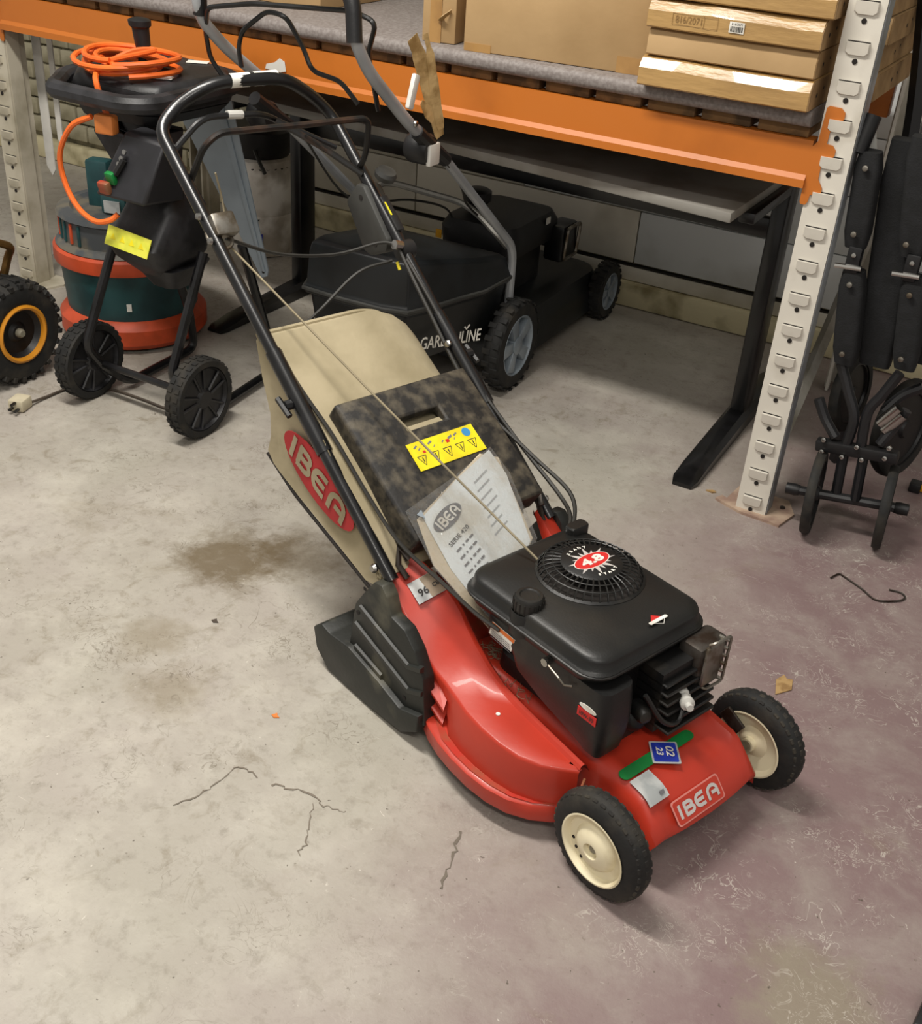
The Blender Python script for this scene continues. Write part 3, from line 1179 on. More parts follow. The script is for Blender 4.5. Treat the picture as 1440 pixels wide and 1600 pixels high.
# ---- front wheels
def front_wheel(v, s):
    c = (-.038, v, .095)
    ax = (0, s, 0)
    b = nb()
    R, w = .0945, .0215
    lathe(b, [(.060, -w), (.066, -w - .001), (.080, -w + .002), (R - .006, -w + .006), (R - .001, -w + .012), (R, 0), (R - .001, w - .012), (R - .006, w - .006), (.080, w - .002), (.066, w + .001), (.060, w),
              (.058, 0)], c, ax, 48, closed_prof=True)
    t = mo('wheel', b, 'rubber')
    # worn tread blocks
    x, y, a = frame(ax)
    bb = nb()
    for k in range(34):
        for row, hoff in enumerate((-.0115, 0, .0115)):
            an = 2 * PI * (k + .5 * (row % 2)) / 34
            d = x * math.cos(an) + y * math.sin(an)
            tt = -x * math.sin(an) + y * math.cos(an)
            rr = R - (.0056 if row != 1 else .0024)
            box(bb, V(c) + d * rr + a * hoff, (.006, .0115, .0085), rot=Matrix((d, tt, a)).transposed(), bev=.0015, seg=1)
    q = mo('tread', bb, 'tread_worn', t)
    q['kind'] = 'stuff'
    b = nb()
    lathe(b, [(.064, w + .003), (.061, w + .0035), (.058, w), (.056, w - .008), (.042, w - .009), (.038, w - .004), (.034, w + .000), (.022, w + .005), (.016, w + .006), (.014, w + .006), (.013, w - .004), (.0, w - .004)], c, ax, 40)
    lathe(b, [(.064, -w - .003), (.061, -w - .0035), (.054, -w + .006), (.030, -w + .012), (.014, -w + .004), (.013, -w - .006), (.0, -w - .006)], c, ax, 40)
    mo('rim', b, 'rim_cream', t, label='cream wheel rim')
    b = nb()
    lathe(b, [(.0075, w - .0035), (.0075, w - .001), (0, w - .001)], c, ax, 16)
    mo('hub', b, 'hub_grey', t)
    bb = nb()
    for k in range(3):
        an = 1.9 + k * .35
        p = V(c) + (x * math.cos(an) + y * math.sin(an)) * .049 + a * (w - .0085)
        lathe(bb, [(.003, 0), (.003, .001), (0, .001)], p, ax, 8)
    mo('rim_hole', bb, 'hole_dark', t)


front_wheel(-.1985, -1)
front_wheel(.1985, 1)
b = nb()
tube(b, [(-.038, -.19, .095), (-.038, .19, .095)], .008, 8)
mo('axle', b, 'rust_steel')
b = nb()
box(b, (-.075, .1685, .128), (.045, .006, .03), rot=ry(.5), bev=.002)
mo('wheel_bracket', b, 'rust_steel')
b = nb()
lathe(b, [(.014, 0), (.014, .012), (.01, .02), (0, .02)], (-.038, .150, .095), (0, 1, 0), 14)
mo('axle_bush', b, 'steel')

# ---- rear wheels inside the black covers, and the covers
for s in (-1, 1):
    b = nb()
    lathe(b, [(.05, -.016), (.078, -.016), (.085, -.008), (.085, .008), (.078, .016), (.05, .016), (.0, .014)], (-.60, s * .118, .0855), (0, s, 0), 28)
    mo('rear_wheel', b, 'rubber')
    v0 = s * .13

    def cov(poly, d, bev=.004, base=.13):
        bb = nb()
        if s < 0:
            prism(bb, poly, (0, -base, 0), (1, 0, 0), (0, 0, 1), d, bev=bev)
        else:
            prism(bb, poly, (0, base + d, 0), (1, 0, 0), (0, 0, 1), d, bev=bev)
        return bb
    low = [(-.775, .082), (-.765, .036), (-.727, .006), (-.60, .004), (-.492, .014), (-.448, .045), (-.446, .085), (-.50, .066), (-.565, .085), (-.66, .105), (-.72, .098), (-.748, .105)]
    body = mo('wheel_cover', cov(low, .112), 'cover_grey')
    upp = [(-.672, .095), (-.655, .205), (-.632, .240), (-.600, .284), (-.578, .288), (-.562, .272), (-.548, .238), (-.510, .232), (-.480, .205), (-.452, .160), (-.440, .06), (-.492, .035), (-.565, .07)]
    mo('cover_body', cov(upp, .027, .003, .203), 'cover_grey', body)
    if s < 0:
        for pts in ([(-.636, .211), (-.492, .168), (-.455, .183)], [(-.650, .165), (-.489, .115), (-.450, .133)], [(-.649, .112), (-.566, .094)], [(-.566, .081), (-.485, .057), (-.446, .077)]):
            b = nb()
            loft(b, [[(p[0], -.226, p[1] - .011), (p[0], -.235, p[1] - .008), (p[0], -.235, p[1] + .001), (p[0], -.226, p[1] + .004)] for p in pts])
            rb = mo('rib', b, 'cover_grey', body)
            b = nb()
            ribbon(b, [(p[0], -.2325, p[1] + .0032) for p in pts], .006, (0, -.3, 1))
        for (u, z) in ((-.625, .255), (-.645, .19), (-.50, .085)):
            b = nb()
            lathe(b, [(.0045, 0), (.0045, .001), (0, .001)], (u, -.2302, z), (0, -1, 0), 8)
            mo('screw_hole', b, 'hole_dark', body)
# ---- engine
b = nb()
loft(b, [[(-.27 + p[0], -.01 + p[1], z) for p in rrect(hx, hy, .03)] for z, hx, hy in ((.165, .135, .10), (.21, .13, .10), (.215, .12, .095), (.30, .12, .095), (.335, .14, .12))])
eng = mo('engine', b, 'engine_black')
# shroud cover
cc = V(-.2925, -.0195, 0)
b = nb()
secs = [(.306, .148, .125, .035), (.314, .1555, .1325, .04), (.326, .157, .134, .04), (.329, .1625, .1395, .043), (.337, .1640, .1410, .043), (.340, .1610, .1380, .042), (.342, .1585, .1355, .04), (.356, .1570, .1340, .04), (.3605, .1550, .1320, .039), (.3640, .1500, .1270, .037), (.3665, .140, .117, .034), (.370, .105, .09, .03), (.372, .08, .07, .03)]
loft(b, [[(cc.x + p[0], cc.y + p[1], z) for p in rrect(hx, hy, r_, 6)] for z, hx, hy, r_ in secs])
cov_ = mo('engine_cover', b, 'cover_black', angle=50)
# hose of rim: pinch roll at the lower edge
b = nb()
tube(b, [(cc.x + p[0], cc.y + p[1],   .333) for p in rrect(.1632, .1402, .043, 6)], .0032, 6, closed=True)
mo('cover_seam', b, 'engine_black', cov_)
# fan grille
fc = V(-.313, .010, 0)
gr_prof = [(.0905, .368), (.0895, .376), (.084, .3855), (.074, .3905), (.064, .3930), (.050, .3945)]
b = nb()
lathe(b, [(.0945, .3685), (.0945, .373), (.090, .376), (.088, .369)], (fc.x, fc.y, 0), (0, 0, 1), 48, closed_prof=True)
gb = mo('fan_grille', b, 'engine_black', cov_)
b = nb()
lathe(b, [(.0885, .3725), (0, .3727)], (fc.x, fc.y, 0), (0, 0, 1), 36)
mo('fan_well', b, 'hole_dark', cov_)
for k in range(40):
    an = 2 * PI * k / 40
    bb = nb()
    tube(bb, [(fc.x + math.cos(an + .10 * (1 - r / .09)) * r, fc.y + math.sin(an + .10 * (1 - r / .09)) * r, z) for r, z in gr_prof], .0015, 5)
    mo('grille_bar', bb, 'cover_black', cov_)
for r, z in ((.081, .3875), (.0665, .3925)):
    bb = nb()
    tube(bb, [(fc.x + math.cos(2 * PI * k / 40) * r, fc.y + math.sin(2 * PI * k / 40) * r, z) for k in range(40)], .0014, 5, closed=True)
    mo('grille_ring', bb, 'cover_black', cov_)
b = nb()
lathe(b, [(.054, .384), (.054, .3945), (.051, .3965), (0, .3965)], (fc.x, fc.y, 0), (0, 0, 1), 40)
fd = mo('grille_cap', b, 'engine_black', cov_)
# power label: star burst, red oval, figures
zt = .3969
b = nb()
for k in range(16):
    an = 2 * PI * k / 16 + .1
    r1 = .047 if k % 2 else .036
    d, tt = V(math.cos(an), math.sin(an), 0), V(-math.sin(an), math.cos(an), 0)
    o_ = V(fc.x, fc.y, zt)
    faces(b, [o_ + tt * .0085, o_ - tt * .0085, o_ + V(d.x * r1 * .85, d.y * r1, 0)], [(0, 1, 2)])
mo('label_star', b, 'silver_print', fd)
b = slab([(.0385 * math.cos(2 * PI * k / 32), .0185 * math.sin(2 * PI * k / 32)) for k in range(32)], (fc.x, fc.y, zt), EX, EY, .0006)
ov = mo('label_oval', b, 'label_white', fd)
b = slab([(.0372 * math.cos(2 * PI * k / 32), .0172 * math.sin(2 * PI * k / 32)) for k in range(32)], (fc.x, fc.y, zt + .0005), EX, EY, .0004)
mo('label_red', b, 'red_label', fd)
mo('label_figures', text_bm('4.8', (fc.x, fc.y, zt + .0014), EX, EY, .0190, bold=.045, width=.048), 'label_white', fd)
for word, sgn in (('READY', 1), ('START', -1)):
    bb = nb()
    for i, ch in enumerate(word):
        th = math.radians(90 * sgn + (i - 2) * -13 * sgn)
        ctr = V(fc.x, fc.y, zt + .0003) + V(EX) * (.043 * math.cos(th)) + V(EY) * (.041 * math.sin(th))
        rd = (V(EX) * math.cos(th) + V(EY) * math.sin(th)) * sgn
        tx = rd.cross(V(0, 0, 1))
        merge(bb, text_bm(ch, ctr, tx, rd, .0062, bold=.05))
    mo('label_word', bb, 'label_white', fd)
# diamond emblem on the cover front
ec = V(-.158, .006, .3708)
en_x, en_y = V(0, 1, 0), V(-1, 0, .0)
b = nb()
prism(b, [(0, .0), (.013, .0), (.0, .012), (-.013, .0)], ec + V(-.001, -.001, 0), en_x, en_y, .0006)
em = mo('emblem', b, 'red_label', cov_)
b = nb()
prism(b, [(-.020, -.0035), (.020, -.0035), (.021, .001), (.019, .003), (-.020, .003), (-.0215, 0)], ec + V(.002, 0, .0004), en_x, en_y, .0006)
mo('emblem_bar', b, 'label_white', em)
b = nb()
ribbon(b, [ec + V(.004, -.014, .0004), ec + V(.014, 0, .0004), ec + V(.004, .013, .0004)], .0008, (0, 0, 1))
mo('emblem_line', b, 'label_white', em)
# fuel cap in its notch on the left
b = nb()
lathe(b, [(.030, .315), (.030, .354), (.028, .358)], (-.315, -.131, 0), (0, 0, 1), 24)
mo('fuel_neck', b, 'engine_black', eng)
b = nb()
lathe(b, [(.0245, .350), (.0255, .356), (.0250, .379), (.022, .384), (.017, .3845), (.015, .3825), (0, .3825)], (-.315, -.131, 0), (0, 0, 1), 28)
cp = mo('fuel_cap', b, 'cover_black', eng)
bb = nb()
for k in range(18):
    an = 2 * PI * k / 18
    tube(bb, [(-.315 + .0255 * math.cos(an), -.131 + .0255 * math.sin(an), .357), (-.315 + .0252 * math.cos(an), -.131 + .0252 * math.sin(an), .378)], .0016, 5)
mo('cap_grip', bb, 'cover_black', cp)
# rear tab on the cover
b = nb()
loft(b, [[(-.425 + p[0], .092 + p[1], z) for p in rrect(.012 * k, .022 * k, .008)] for z, k in ((.345, 1), (.379, 1), (.382, .9))])
mo('cover_tab', b, 'cover_black', cov_)
# fuel tank with its drooping nose
b = nb()
rings = []
for z, u0, u1, v0_, v1_ in ((.188, -.150, -.112, -.150, -.100), (.198, -.165, -.106, -.153, -.095), (.225, -.255, -.104, -.155, -.085), (.25, -.315, -.104, -.156, -.08), (.285, -.335, -.106, -.156, -.08), (.315, -.345, -.112, -.152, -.08)):
    hx, hy = (u1 - u0) / 2, (v1_ - v0_) / 2
    rings.append([((u0 + u1) / 2 + p[0], (v0_ + v1_) / 2 + p[1], z) for p in rrect(hx, hy, min(hx, hy) * .55)])
loft(b, rings)
tank = mo('fuel_tank', b, 'engine_black')
b = nb()
prism(b, [(-.020, -.0085), (.020, -.0085), (.020, .0085), (-.020, .0085)], (-.140, -.1568, .264), (1, 0, 0), (0, 0, 1), .0012)
tl = mo('tank_label', b, 'red_label', tank, label='small red tank label')
mo('tank_label_print', text_bm('10W-30', (-.140, -.1590, .264), (1, 0, 0), (0, 0, 1), .008, bold=.02, width=.03), 'ink', tl)
b = nb()
prism(b, [(.018 * math.cos(2 * PI * k / 20), .005 * math.sin(2 * PI * k / 20)) for k in range(20)], (-.140, -.1568, .279), (1, 0, 0), (0, 0, 1), .0012)
mo('tank_emblem', b, 'label_white', tank)
# caution label on the carburettor side
b = nb()
box(b, (-.352, -.146, .295), (.06, .014, .045), bev=.004)
cb = mo('carburettor_box', b, 'engine_black', eng)
b = nb()
prism(b, [(-.030, -.014), (.026, -.014), (.030, .014), (-.026, .014)], (-.345, -.1535, .290), (1, 0, -.08), (.08, 0, 1), .0012)
wl2 = mo('caution_label', b, 'label_white', cb, label='white caution label with orange header')
b = nb()
prism(b, [(-.026, .006), (.0285, .006), (.030, .0138), (-.026, .0138)], (-.345, -.1546, .290), (1, 0, -.08), (.08, 0, 1), .0006)
mo('label_header', b, 'orange_label', wl2)
b = nb()
for q in range(5):
    ribbon(b, [(-.370, -.1558, .290 - q * .0036), (-.322, -.1558, .286 - q * .0036)], .0013, (0, -1, 0))
mo('label_lines', b, 'ink_grey', wl2)
# linkage bolt
b = nb()
tube(b, [(-.235, -.140, .312), (-.235, -.166, .312)], .0075, 8)
mo('linkage_nut', b, 'chrome', eng)
b = nb()
tube(b, [(-.235, -.162, .312), (-.20, -.166, .305), (-.19, -.162, .295), (-.175, -.160, .302)], .0018, 6)
mo('linkage_wire', b, 'steel', eng)
# cylinder head fins and front tangle
b = nb()
for k in range(6):
    box(b, (-.115 - k * .004, .03, .205 + k * .017), (.09, .12, .007), bev=.002, seg=1)
box(b, (-.13, .02, .25), (.06, .10, .12))
mo('cooling_fins', b, 'engine_black', eng)
for (u, v, z, r) in ((-.125, -.045, .205, .021), (-.108, -.005, .200, .017), (-.105, -.055, .235, .014), (-.10, .03, .24, .016)):
    b = nb()
    lathe(b, [(r, -.03), (r, 0), (r * .75, .006), (r * .4, .008), (0, .008)], (u, v, z), (1, -.4, .1), 14)
    mo('engine_boss', b, 'engine_black', eng)
b = nb()
tube(b, smooth([(-.10, -.07, .29), (-.075, -.045, .24), (-.07, -.01, .225), (-.085, .02, .25)], 5), .0042, 7)
mo('ignition_lead', b, 'engine_black', eng)
b = nb()
lathe(b, [(.013, -.026), (.013, -.004), (.0095, 0), (.0095, .014), (.012, .014), (.012, .021), (.006, .024), (.006, .034), (0, .034)], (-.085, .016, .252), (.75, -.5, .15), 12)
mo('spark_plug', b, 'plastic_white', eng, label='silver spark plug')
# muffler with its pierced guard
b = nb()
box(b, (-.112, .082, .293), (.05, .075, .075), bev=.01)
mf = mo('muffler', b, 'rust_steel', eng)
b = nb()
box(b, (-.085, .075, .295), (.010, .045, .080), bev=.005)
mo('muffler_plate', b, 'steel', mf)
for k in range(6):
    b = nb()
    tube(b, [(-.094, .094, .258 + k * .016), (-.078, .102, .254 + k * .016)], .0035, 6)
    mo('guard_bar', b, 'steel', mf)
b = nb()
tube(b, [(-.086, .060, .338), (-.078, .065, .345), (-.077, .104, .345), (-.077, .104, .250), (-.080, .065, .248), (-.088, .060, .252)], .003, 6, fil=.01)
mo('guard_frame', b, 'steel', mf)
# dry grass and grime on the deck beside the engine
for (u, v, z, sx, sy) in ((-.335, -.120, .178, .05, .03), (-.42, -.09, .186, .03, .03)):
    b = nb()
    for q in range(60):
        p = V(u + random.gauss(0, sx / 2), v + random.gauss(0, sy / 3), z - .012 + random.uniform(0, .012))
        d = V(random.uniform(-1, 1), random.uniform(-1, 1), random.uniform(-.3, .3)).normalized() * random.uniform(.006, .016)
        tube(b, [p - d * .5, p + d * .5], .0007, 3, cap=False)
    q = mo('grass_clippings', b, 'rope')
    q['kind'] = 'stuff'

# ---- rear deflector lid
LS = V(-.26, 0, .165).normalized()          # up the slope
LN = V(.165, 0, .26).normalized()
LO = V(-.568, 0, .357)


def lidpt(s_, v, n_=0.0):
    return LO + LS * s_ + V(0, v, 0) + LN * n_


b = nb()
Ltot = .312
W2 = .160
sl0, sl1, sv0, sv1 = .212, .242, -.047, .046


def lid_sheet(nz, inset, bb):
    us = [inset, .03, sl0, sl1, Ltot - .02, Ltot - inset]
    vs = [-W2 + inset, -W2 + .02, sv0, sv1, W2 - .02, W2 - inset]
    grid = [[bb.verts.new(lidpt(u_, v_, nz - (.004 if (i in (0, 5) or j in (0, 5)) else 0))) for j, v_ in enumerate(vs)] for i, u_ in enumerate(us)]
    for i in range(5):
        for j in range(5):
            if i == 2 and j == 2:
                continue
            bb.faces.new((grid[i][j], grid[i][j + 1], grid[i + 1][j + 1], grid[i + 1][j]))
    return grid


g1 = lid_sheet(0, .004, b)
ringt = [g1[0][j] for j in range(6)] + [g1[i][5] for i in range(1, 6)] + [g1[5][j] for j in range(4, -1, -1)] + [g1[i][0] for i in range(4, 0, -1)]
low = []
for v_ in ringt:
    q = v_.co - LO
    s_ = q.dot(LS)
    out = V(0, .004 * (1 if v_.co.y > 0 else -1), 0)
    low.append(b.verts.new(v_.co - LN * (.058 if s_ < .28 else .052) + out * .6))
for i in range(len(ringt)):
    b.faces.new((ringt[i], ringt[(i + 1) % len(ringt)], low[(i + 1) % len(ringt)], low[i]))
# handle slot walls
sq = [g1[2][2], g1[2][3], g1[3][3], g1[3][2]]
sql = [b.verts.new(v_.co - LN * .02) for v_ in sq]
for i in range(4):
    b.faces.new((sq[i], sq[(i + 1) % 4], sql[(i + 1) % 4], sql[i]))
lid = mo('rear_lid', b, 'lid_dusty', angle=50, label='dusty black plastic rear lid with a hand slot')
bv = lid.modifiers.new('soft_edges', 'BEVEL')
bv.width = .005
bv.segments = 2
bv.limit_method = 'ANGLE'
bv.angle_limit = math.radians(40)
b = nb()
prism(b, [(sv0, sl0), (sv1, sl0), (sv1 - .006, sl0 + .012), (sv0, sl0 + .012)], lidpt(0, 0, -.012), (0, 1, 0), LS, .001)
mo('slot_inside', b, 'bag_cloth', lid)
b = nb()
plate(b, [lidpt(.125, -.073, .0012), lidpt(.125, .088, .0012), lidpt(.184, .087, .0012), lidpt(.184, -.072, .0012)], .001)
ys = mo('warning_sticker', b, 'yellow_label', lid, label='yellow warning sticker with five triangles')
bt = nb()
for q in range(5):
    o_ = lidpt(.1435, -.054 + q * .0305, .0026)
    for a_, c_ in (((-.010, .010), (.010, .010)), ((.010, .010), (0, -.010)), ((0, -.010), (-.010, .010))):
        ribbon(bt, [o_ + V(0, a_[0], 0) + LS * a_[1], o_ + V(0, c_[0], 0) + LS * c_[1]], .0013, LN)
    ribbon(bt, [o_ + LS * .007, o_ - LS * .003], .0022, LN)
mo('triangles', bt, 'ink', ys)
bt = nb()
for (v_, s_, w_) in ((-.056, .172, .006), (-.050, .166, .004), (-.022, .172, .007), (-.016, .163, .003), (.006, .166, .004), (.026, .170, .008), (.034, .164, .003), (.040, .172, .006)):
    o_ = lidpt(s_, v_, .0026)
    ribbon(bt, [o_ - V(0, w_, 0) * .7, o_ + V(0, w_ * .7, 0) + LS * .004], w_ * .55, LN)
mo('pictograms', bt, 'ink_grey', ys)
bt = nb()
ribbon(bt, [lidpt(.160, -.046, .0027), lidpt(.160, -.040, .0027)], .005, LN)
ribbon(bt, [lidpt(.166, .013, .0027), lidpt(.166, .021, .0027)], .007, LN)
mo('red_marks', bt, 'red_label', ys)
b = slab([(.0095 * math.cos(2 * PI * k / 20), .0095 * math.sin(2 * PI * k / 20)) for k in range(20)], lidpt(.171, .066, .0020), (0, 1, 0), LS, .0006)
mo('blue_disc', b, 'blue_dot', ys)
# hinge springs and bracket beside the lid
for s in (-1, 1):
    b = nb()
    tube(b, [(-.585, s * .166, .315), (-.605, s * .172, .335), (-.60, s * .176, .30), (-.58, s * .17, .28)], .006, 7)
    mo('hinge_spring', b, 'rust_steel')

# ---- grass bag
sideprof = [(-1.030, .588), (-1.012, .520), (-.985, .450), (-.985, .400), (-.998, .362), (-.975, .338), (-.880, .305), (-.76, .268), (-.66, .234), (-.625, .240), (-.60, .285), (-.66, .355), (-.74, .420), (-.83, .480), (-.90, .520), (-.985, .572), (-1.015, .592)]
b = nb()
rings = []
cu_, cz_ = -.82, .41
for v, k, dv in ((-.197, .86, 0), (-.200, .97, 0), (-.193, 1.0, 0), (-.10, 1.0, 0), (0, 1.0, 0), (.07, 1.0, 0), (.115, .995, 0), (.145, .95, 0), (.158, .86, 0)):
    rings.append([(cu_ + (u - cu_) * k, v, cz_ + (z - cz_) * k - (0.05 * max(0, v - .08) / .1 if z > .5 else 0)) for u, z in sideprof])
loft(b, rings)
bag = mo('grass_bag', b, 'bag_cloth', angle=45, label='cream cloth grass bag')
b = nb()
plate(b, [(-.655, -.2015, .325), (-.628, -.2015, .262), (-.605, -.2015, .278), (-.80, -.2015, .472), (-.83, -.2015, .47)][::-1], .0015)
mo('mesh_strip', b, 'bag_mesh', bag)
LGX = V(.205, 0, -.088).normalized()
LGY = V(.088, 0, .205).normalized()
lc = V(-.812, -.2035, .383)
b = nb()
prism(b, [(.122 * math.cos(2 * PI * k / 36), .050 * math.sin(2 * PI * k / 36)) for k in range(36)], lc, LGX, LGY, .001)
lg = mo('bag_emblem', b, 'logo_red', bag, label='red oval emblem on the bag')
b = nb()
strokes(b, IBEA, lc + V(0, -.0022, 0) - LGX * .096 - LGY * .025, LGX, LGY, .060, .052, .0125)
mo('bag_letters', b, 'bag_cloth', lg)
b = nb()
tube(b, [(-1.0, -.196, .352), (-.90, -.200, .308), (-.64, -.200, .226), (-.60, -.196, .235)], .0035, 7, fil=.02)
mo('bag_frame', b, 'hole_dark', bag)
b = nb()
tube(b, [(-1.036, -.19, .588), (-1.036, .05, .588), (-1.03, .10, .575), (-.99, .145, .51)], .006, 7, fil=.04)
mo('bag_hem', b, 'bag_cloth', bag)

# ---- handle
b = nb()
hp = [(-.585, -.2, .283), (-.90, -.2, .530), (-1.355, -.2, .900), (-1.372, -.155, .935), (-1.352, -.085, .978), (-1.342, 0, .980), (-1.338, .075, .978), (-1.352, .150, .935), (-1.345, .196, .892), (-.90, .196, .522), (-.585, .196, .274)]
tube(b, hp, .0125, 12, fil=.05)
hd = mo('handle', b, 'black_steel')
for s in (-1, 1):
    v = -.2 if s < 0 else .196
    b = nb()
    tube(b, [(-.965, v, .583 if s < 0 else .575), (-.795, v, .447 if s < 0 else .44)], .0155, 12)
    mo('handle_joint', b, 'black_steel', hd)
    b = nb()
    tube(b, [(-.885, v + s * .012, .512), (-.885, v + s * .028, .512)], .010, 8)
    tube(b, [(-.905, v + s * .03, .520), (-.865, v + s * .03, .500)], .006, 6)
    mo('wing_knob', b, 'black_plastic', hd)
    b = nb()
    lathe(b, [(.008, 0), (.009, .004), (.006, .009), (0, .010)], (-.62, v + s * .012, .296), (0, s, .2), 12)
    mo('pivot_bolt', b, 'chrome', hd)
b = nb()
lathe(b, [(.008, 0), (.008, .004), (.005, .007), (0, .008)], (-.905, .178, .535), (.1, -1, .4), 12)
mo('bolt', b, 'chrome', hd)
# white stickers around the grip
for (v0_, v1_) in ((-.048, -.004), (.006, .060)):
    b = nb()
    n = 10
    rg = []
    for v in (v0_, v1_):
        rg.append([(-1.347 + .0138 * math.cos(a_), v, .9795 + .0138 * math.sin(a_)) for a_ in [math.radians(-75 + 190 * k / n) for k in range(n + 1)]])
    loft(b, rg, cap=False, closed=False)
    st = mo('handle_sticker', b, 'label_white', hd, label='white sticker round the grip')
# control bars
b = nb()
tube(b, [(-1.275, -.187, .812), (-1.215, -.184, .898), (-1.208, -.155, .922), (-1.211, .03, .917), (-1.196, .183, .920), (-1.211, .187, .841), (-1.240, .187, .800)], .0065, 8, fil=.022)
mo('control_bar', b, 'bar_dark', hd)
b = nb()
tube(b, [(-1.332, -.186, .862), (-1.330, -.12, .921), (-1.338, .02, .914), (-1.352, .08, .884), (-1.305, .178, .836)], .0065, 8, fil=.03)
br_ = mo('control_bar', b, 'black_steel', hd)
b = nb()
tube(b, [(-1.3345, -.063, .9195), (-1.337, -.028, .9165)], .0085, 10)
mo('white_sleeve', b, 'plastic_white', br_)
b = nb()
tube(b, [(-1.335, .05, .898), (-1.28, .13, .846), (-1.22, .186, .80)], .007, 7)
tube(b, [(-1.29, .09, .875), (-1.262, .125, .845)], .0035, 6)
mo('control_link', b, 'bar_dark', hd)
# bracket and rope guide on the left leg
b = nb()
box(b, (-1.168, -.178, .762), (.03, .05, .045), rot=ry(-.68), bev=.006)
gbk = mo('guide_bracket', b, 'steel', hd)
b = nb()
tube(b, [(-1.165 + .022 * math.cos(2 * PI * k / 16), -.188 + .024 * math.sin(2 * PI * k / 16), .742 - .018 * math.cos(2 * PI * k / 16)) for k in range(16)], .004, 6, closed=True)
mo('rope_guide', b, 'steel', gbk)
for (u, v, z) in ((-1.19, -.214, .778), (-1.150, -.214, .742)):
    b = nb()
    lathe(b, [(.007, 0), (.006, .006), (0, .007)], (u, v, z), (0, -1, .2), 10)
    mo('bolt', b, 'chrome', gbk)
# throttle housing on the right leg
b = nb()
prism(b, [(-1.262, .735), (-1.225, .782), (-1.200, .782), (-1.110, .690), (-1.115, .664), (-1.17, .640), (-1.195, .645)], (0, .222, 0), (1, 0, 0), (0, 0, 1), .05, bev=.008)
th_ = mo('throttle_housing', b, 'grey_plastic', hd, label='grey throttle lever housing')
for (u, z) in ((-1.205, .757), (-1.150, .672)):
    b = nb()
    lathe(b, [(.006, 0), (.006, .001), (0, .001)], (u, .1718, z), (0, -1, 0), 10)
    mo('screw_hole', b, 'hole_dark', th_)
b = nb()
box(b, (-1.140, .203, .735), (.085, .020, .012), rot=ry(.70), bev=.003)
mo('lever_track', b, 'black_plastic', th_)
b = nb()
box(b, (-1.145, .198, .745), (.032, .004, .004), rot=ry(.70))
mo('yellow_mark', b, 'yellow_label', th_)
b = nb()
lathe(b, [(.012, 0), (.022, .006), (.024, .016), (.020, .024), (0, .026)], (-1.185, .215, .792), (.4, .1, 1), 14)
mo('lever_knob', b, 'grey_plastic', th_)
b = nb()
lathe(b, [(.020, -.016), (.020, .016), (0, .018)], (-1.085, .200, .675), (0, -1, 0), 14)
mo('clamp', b, 'black_plastic', hd)
b = nb()
lathe(b, [(.010, -.010), (.010, .010), (0, .011)], (-1.08, .176, .69), (0, -1, .3), 10)
mo('clamp_screw', b, 'chrome', hd)
b = nb()
tube(b, [(-1.085, .180, .652), (-1.075, .180, .638)], .0035, 7)
mo('cable_end', b, 'yellow_label', hd)

# ---- cables and starter rope
def cable(name, pts, r, m, par=None, n=6):
    bb = nb()
    tube(bb, smooth(pts, 6), r, n)
    return mo(name, bb, m, par)


b = nb()
tube(b, [(-1.165, -.168, .722), (-.80, -.110, .557), (-.385, -.046, .381)], .0022, 6)
mo('starter_rope', b, 'rope')
cable('starter_rope', [(-1.190, -.176, .855), (-1.188, -.165, .80), (-1.168, -.17, .742)], .002, 'rope')
cable('control_cable', [(-1.06, .185, .665), (-.98, .188, .60), (-.85, .190, .492), (-.70, .197, .398), (-.56, .185, .345), (-.49, .145, .345), (-.455, .10, .338)], .0042, 'cable_black')
cable('control_cable', [(-1.09, .180, .69), (-.97, .176, .585), (-.82, .178, .455), (-.66, .198, .385), (-.54, .190, .360), (-.475, .14, .345), (-.45, .09, .330)], .0042, 'cable_black')
cable('control_cable', [(-1.168, -.172, .735), (-1.16, -.06, .688), (-1.14, .06, .672), (-1.11, .15, .690), (-1.08, .178, .690)], .0035, 'cable_black')
cable('control_cable', [(-1.09, .17, .655), (-1.10, .09, .64), (-1.10, .0, .58), (-1.05, -.12, .55), (-.96, -.184, .575), (-.90, -.186, .535), (-.80, -.180, .475), (-.70, -.178, .405), (-.60, -.176, .348), (-.487, -.17, .325), (-.40, -.165, .308), (-.35, -.156, .30)], .0038, 'cable_black')

# ================================================================== plastic wallet with the manual, lying on the lid
PO = lidpt(0, 0, .006)
wal = thing('manual_wallet', 'clear plastic wallet with printed manual lying on the mower lid', 'document', ROOTM[mow.name] @ lidpt(.02, 0, .004), MROT)
WOFF = lidpt(.02, 0, .004)


def wp(s_, v, n_):
    # bends down a little past the lid's front edge
    sag = -.10 * min(0, s_ + .03) ** 2 * 12
    return lidpt(s_, v, .006 + n_) - WOFF - LN * sag * .35


def sheet(outline, n_, m, name, par, th=.0012):
    """Outline in (slope, v); split into strips along the slope so it can bend."""
    bb = nb()
    prism_pts = [wp(s_, v, n_) for s_, v in outline]
    k = len(prism_pts)
    lowp = [wp(s_, v, n_ - th) for s_, v in outline]
    faces(bb, prism_pts + lowp, [tuple(range(k)), tuple(range(k, 2 * k))[::-1]] + [(i, (i + 1) % k, k + (i + 1) % k, k + i) for i in range(k)])
    bmesh.ops.triangulate(bb, faces=list(bb.faces))
    return obj(name, bb, m, par, world=False)


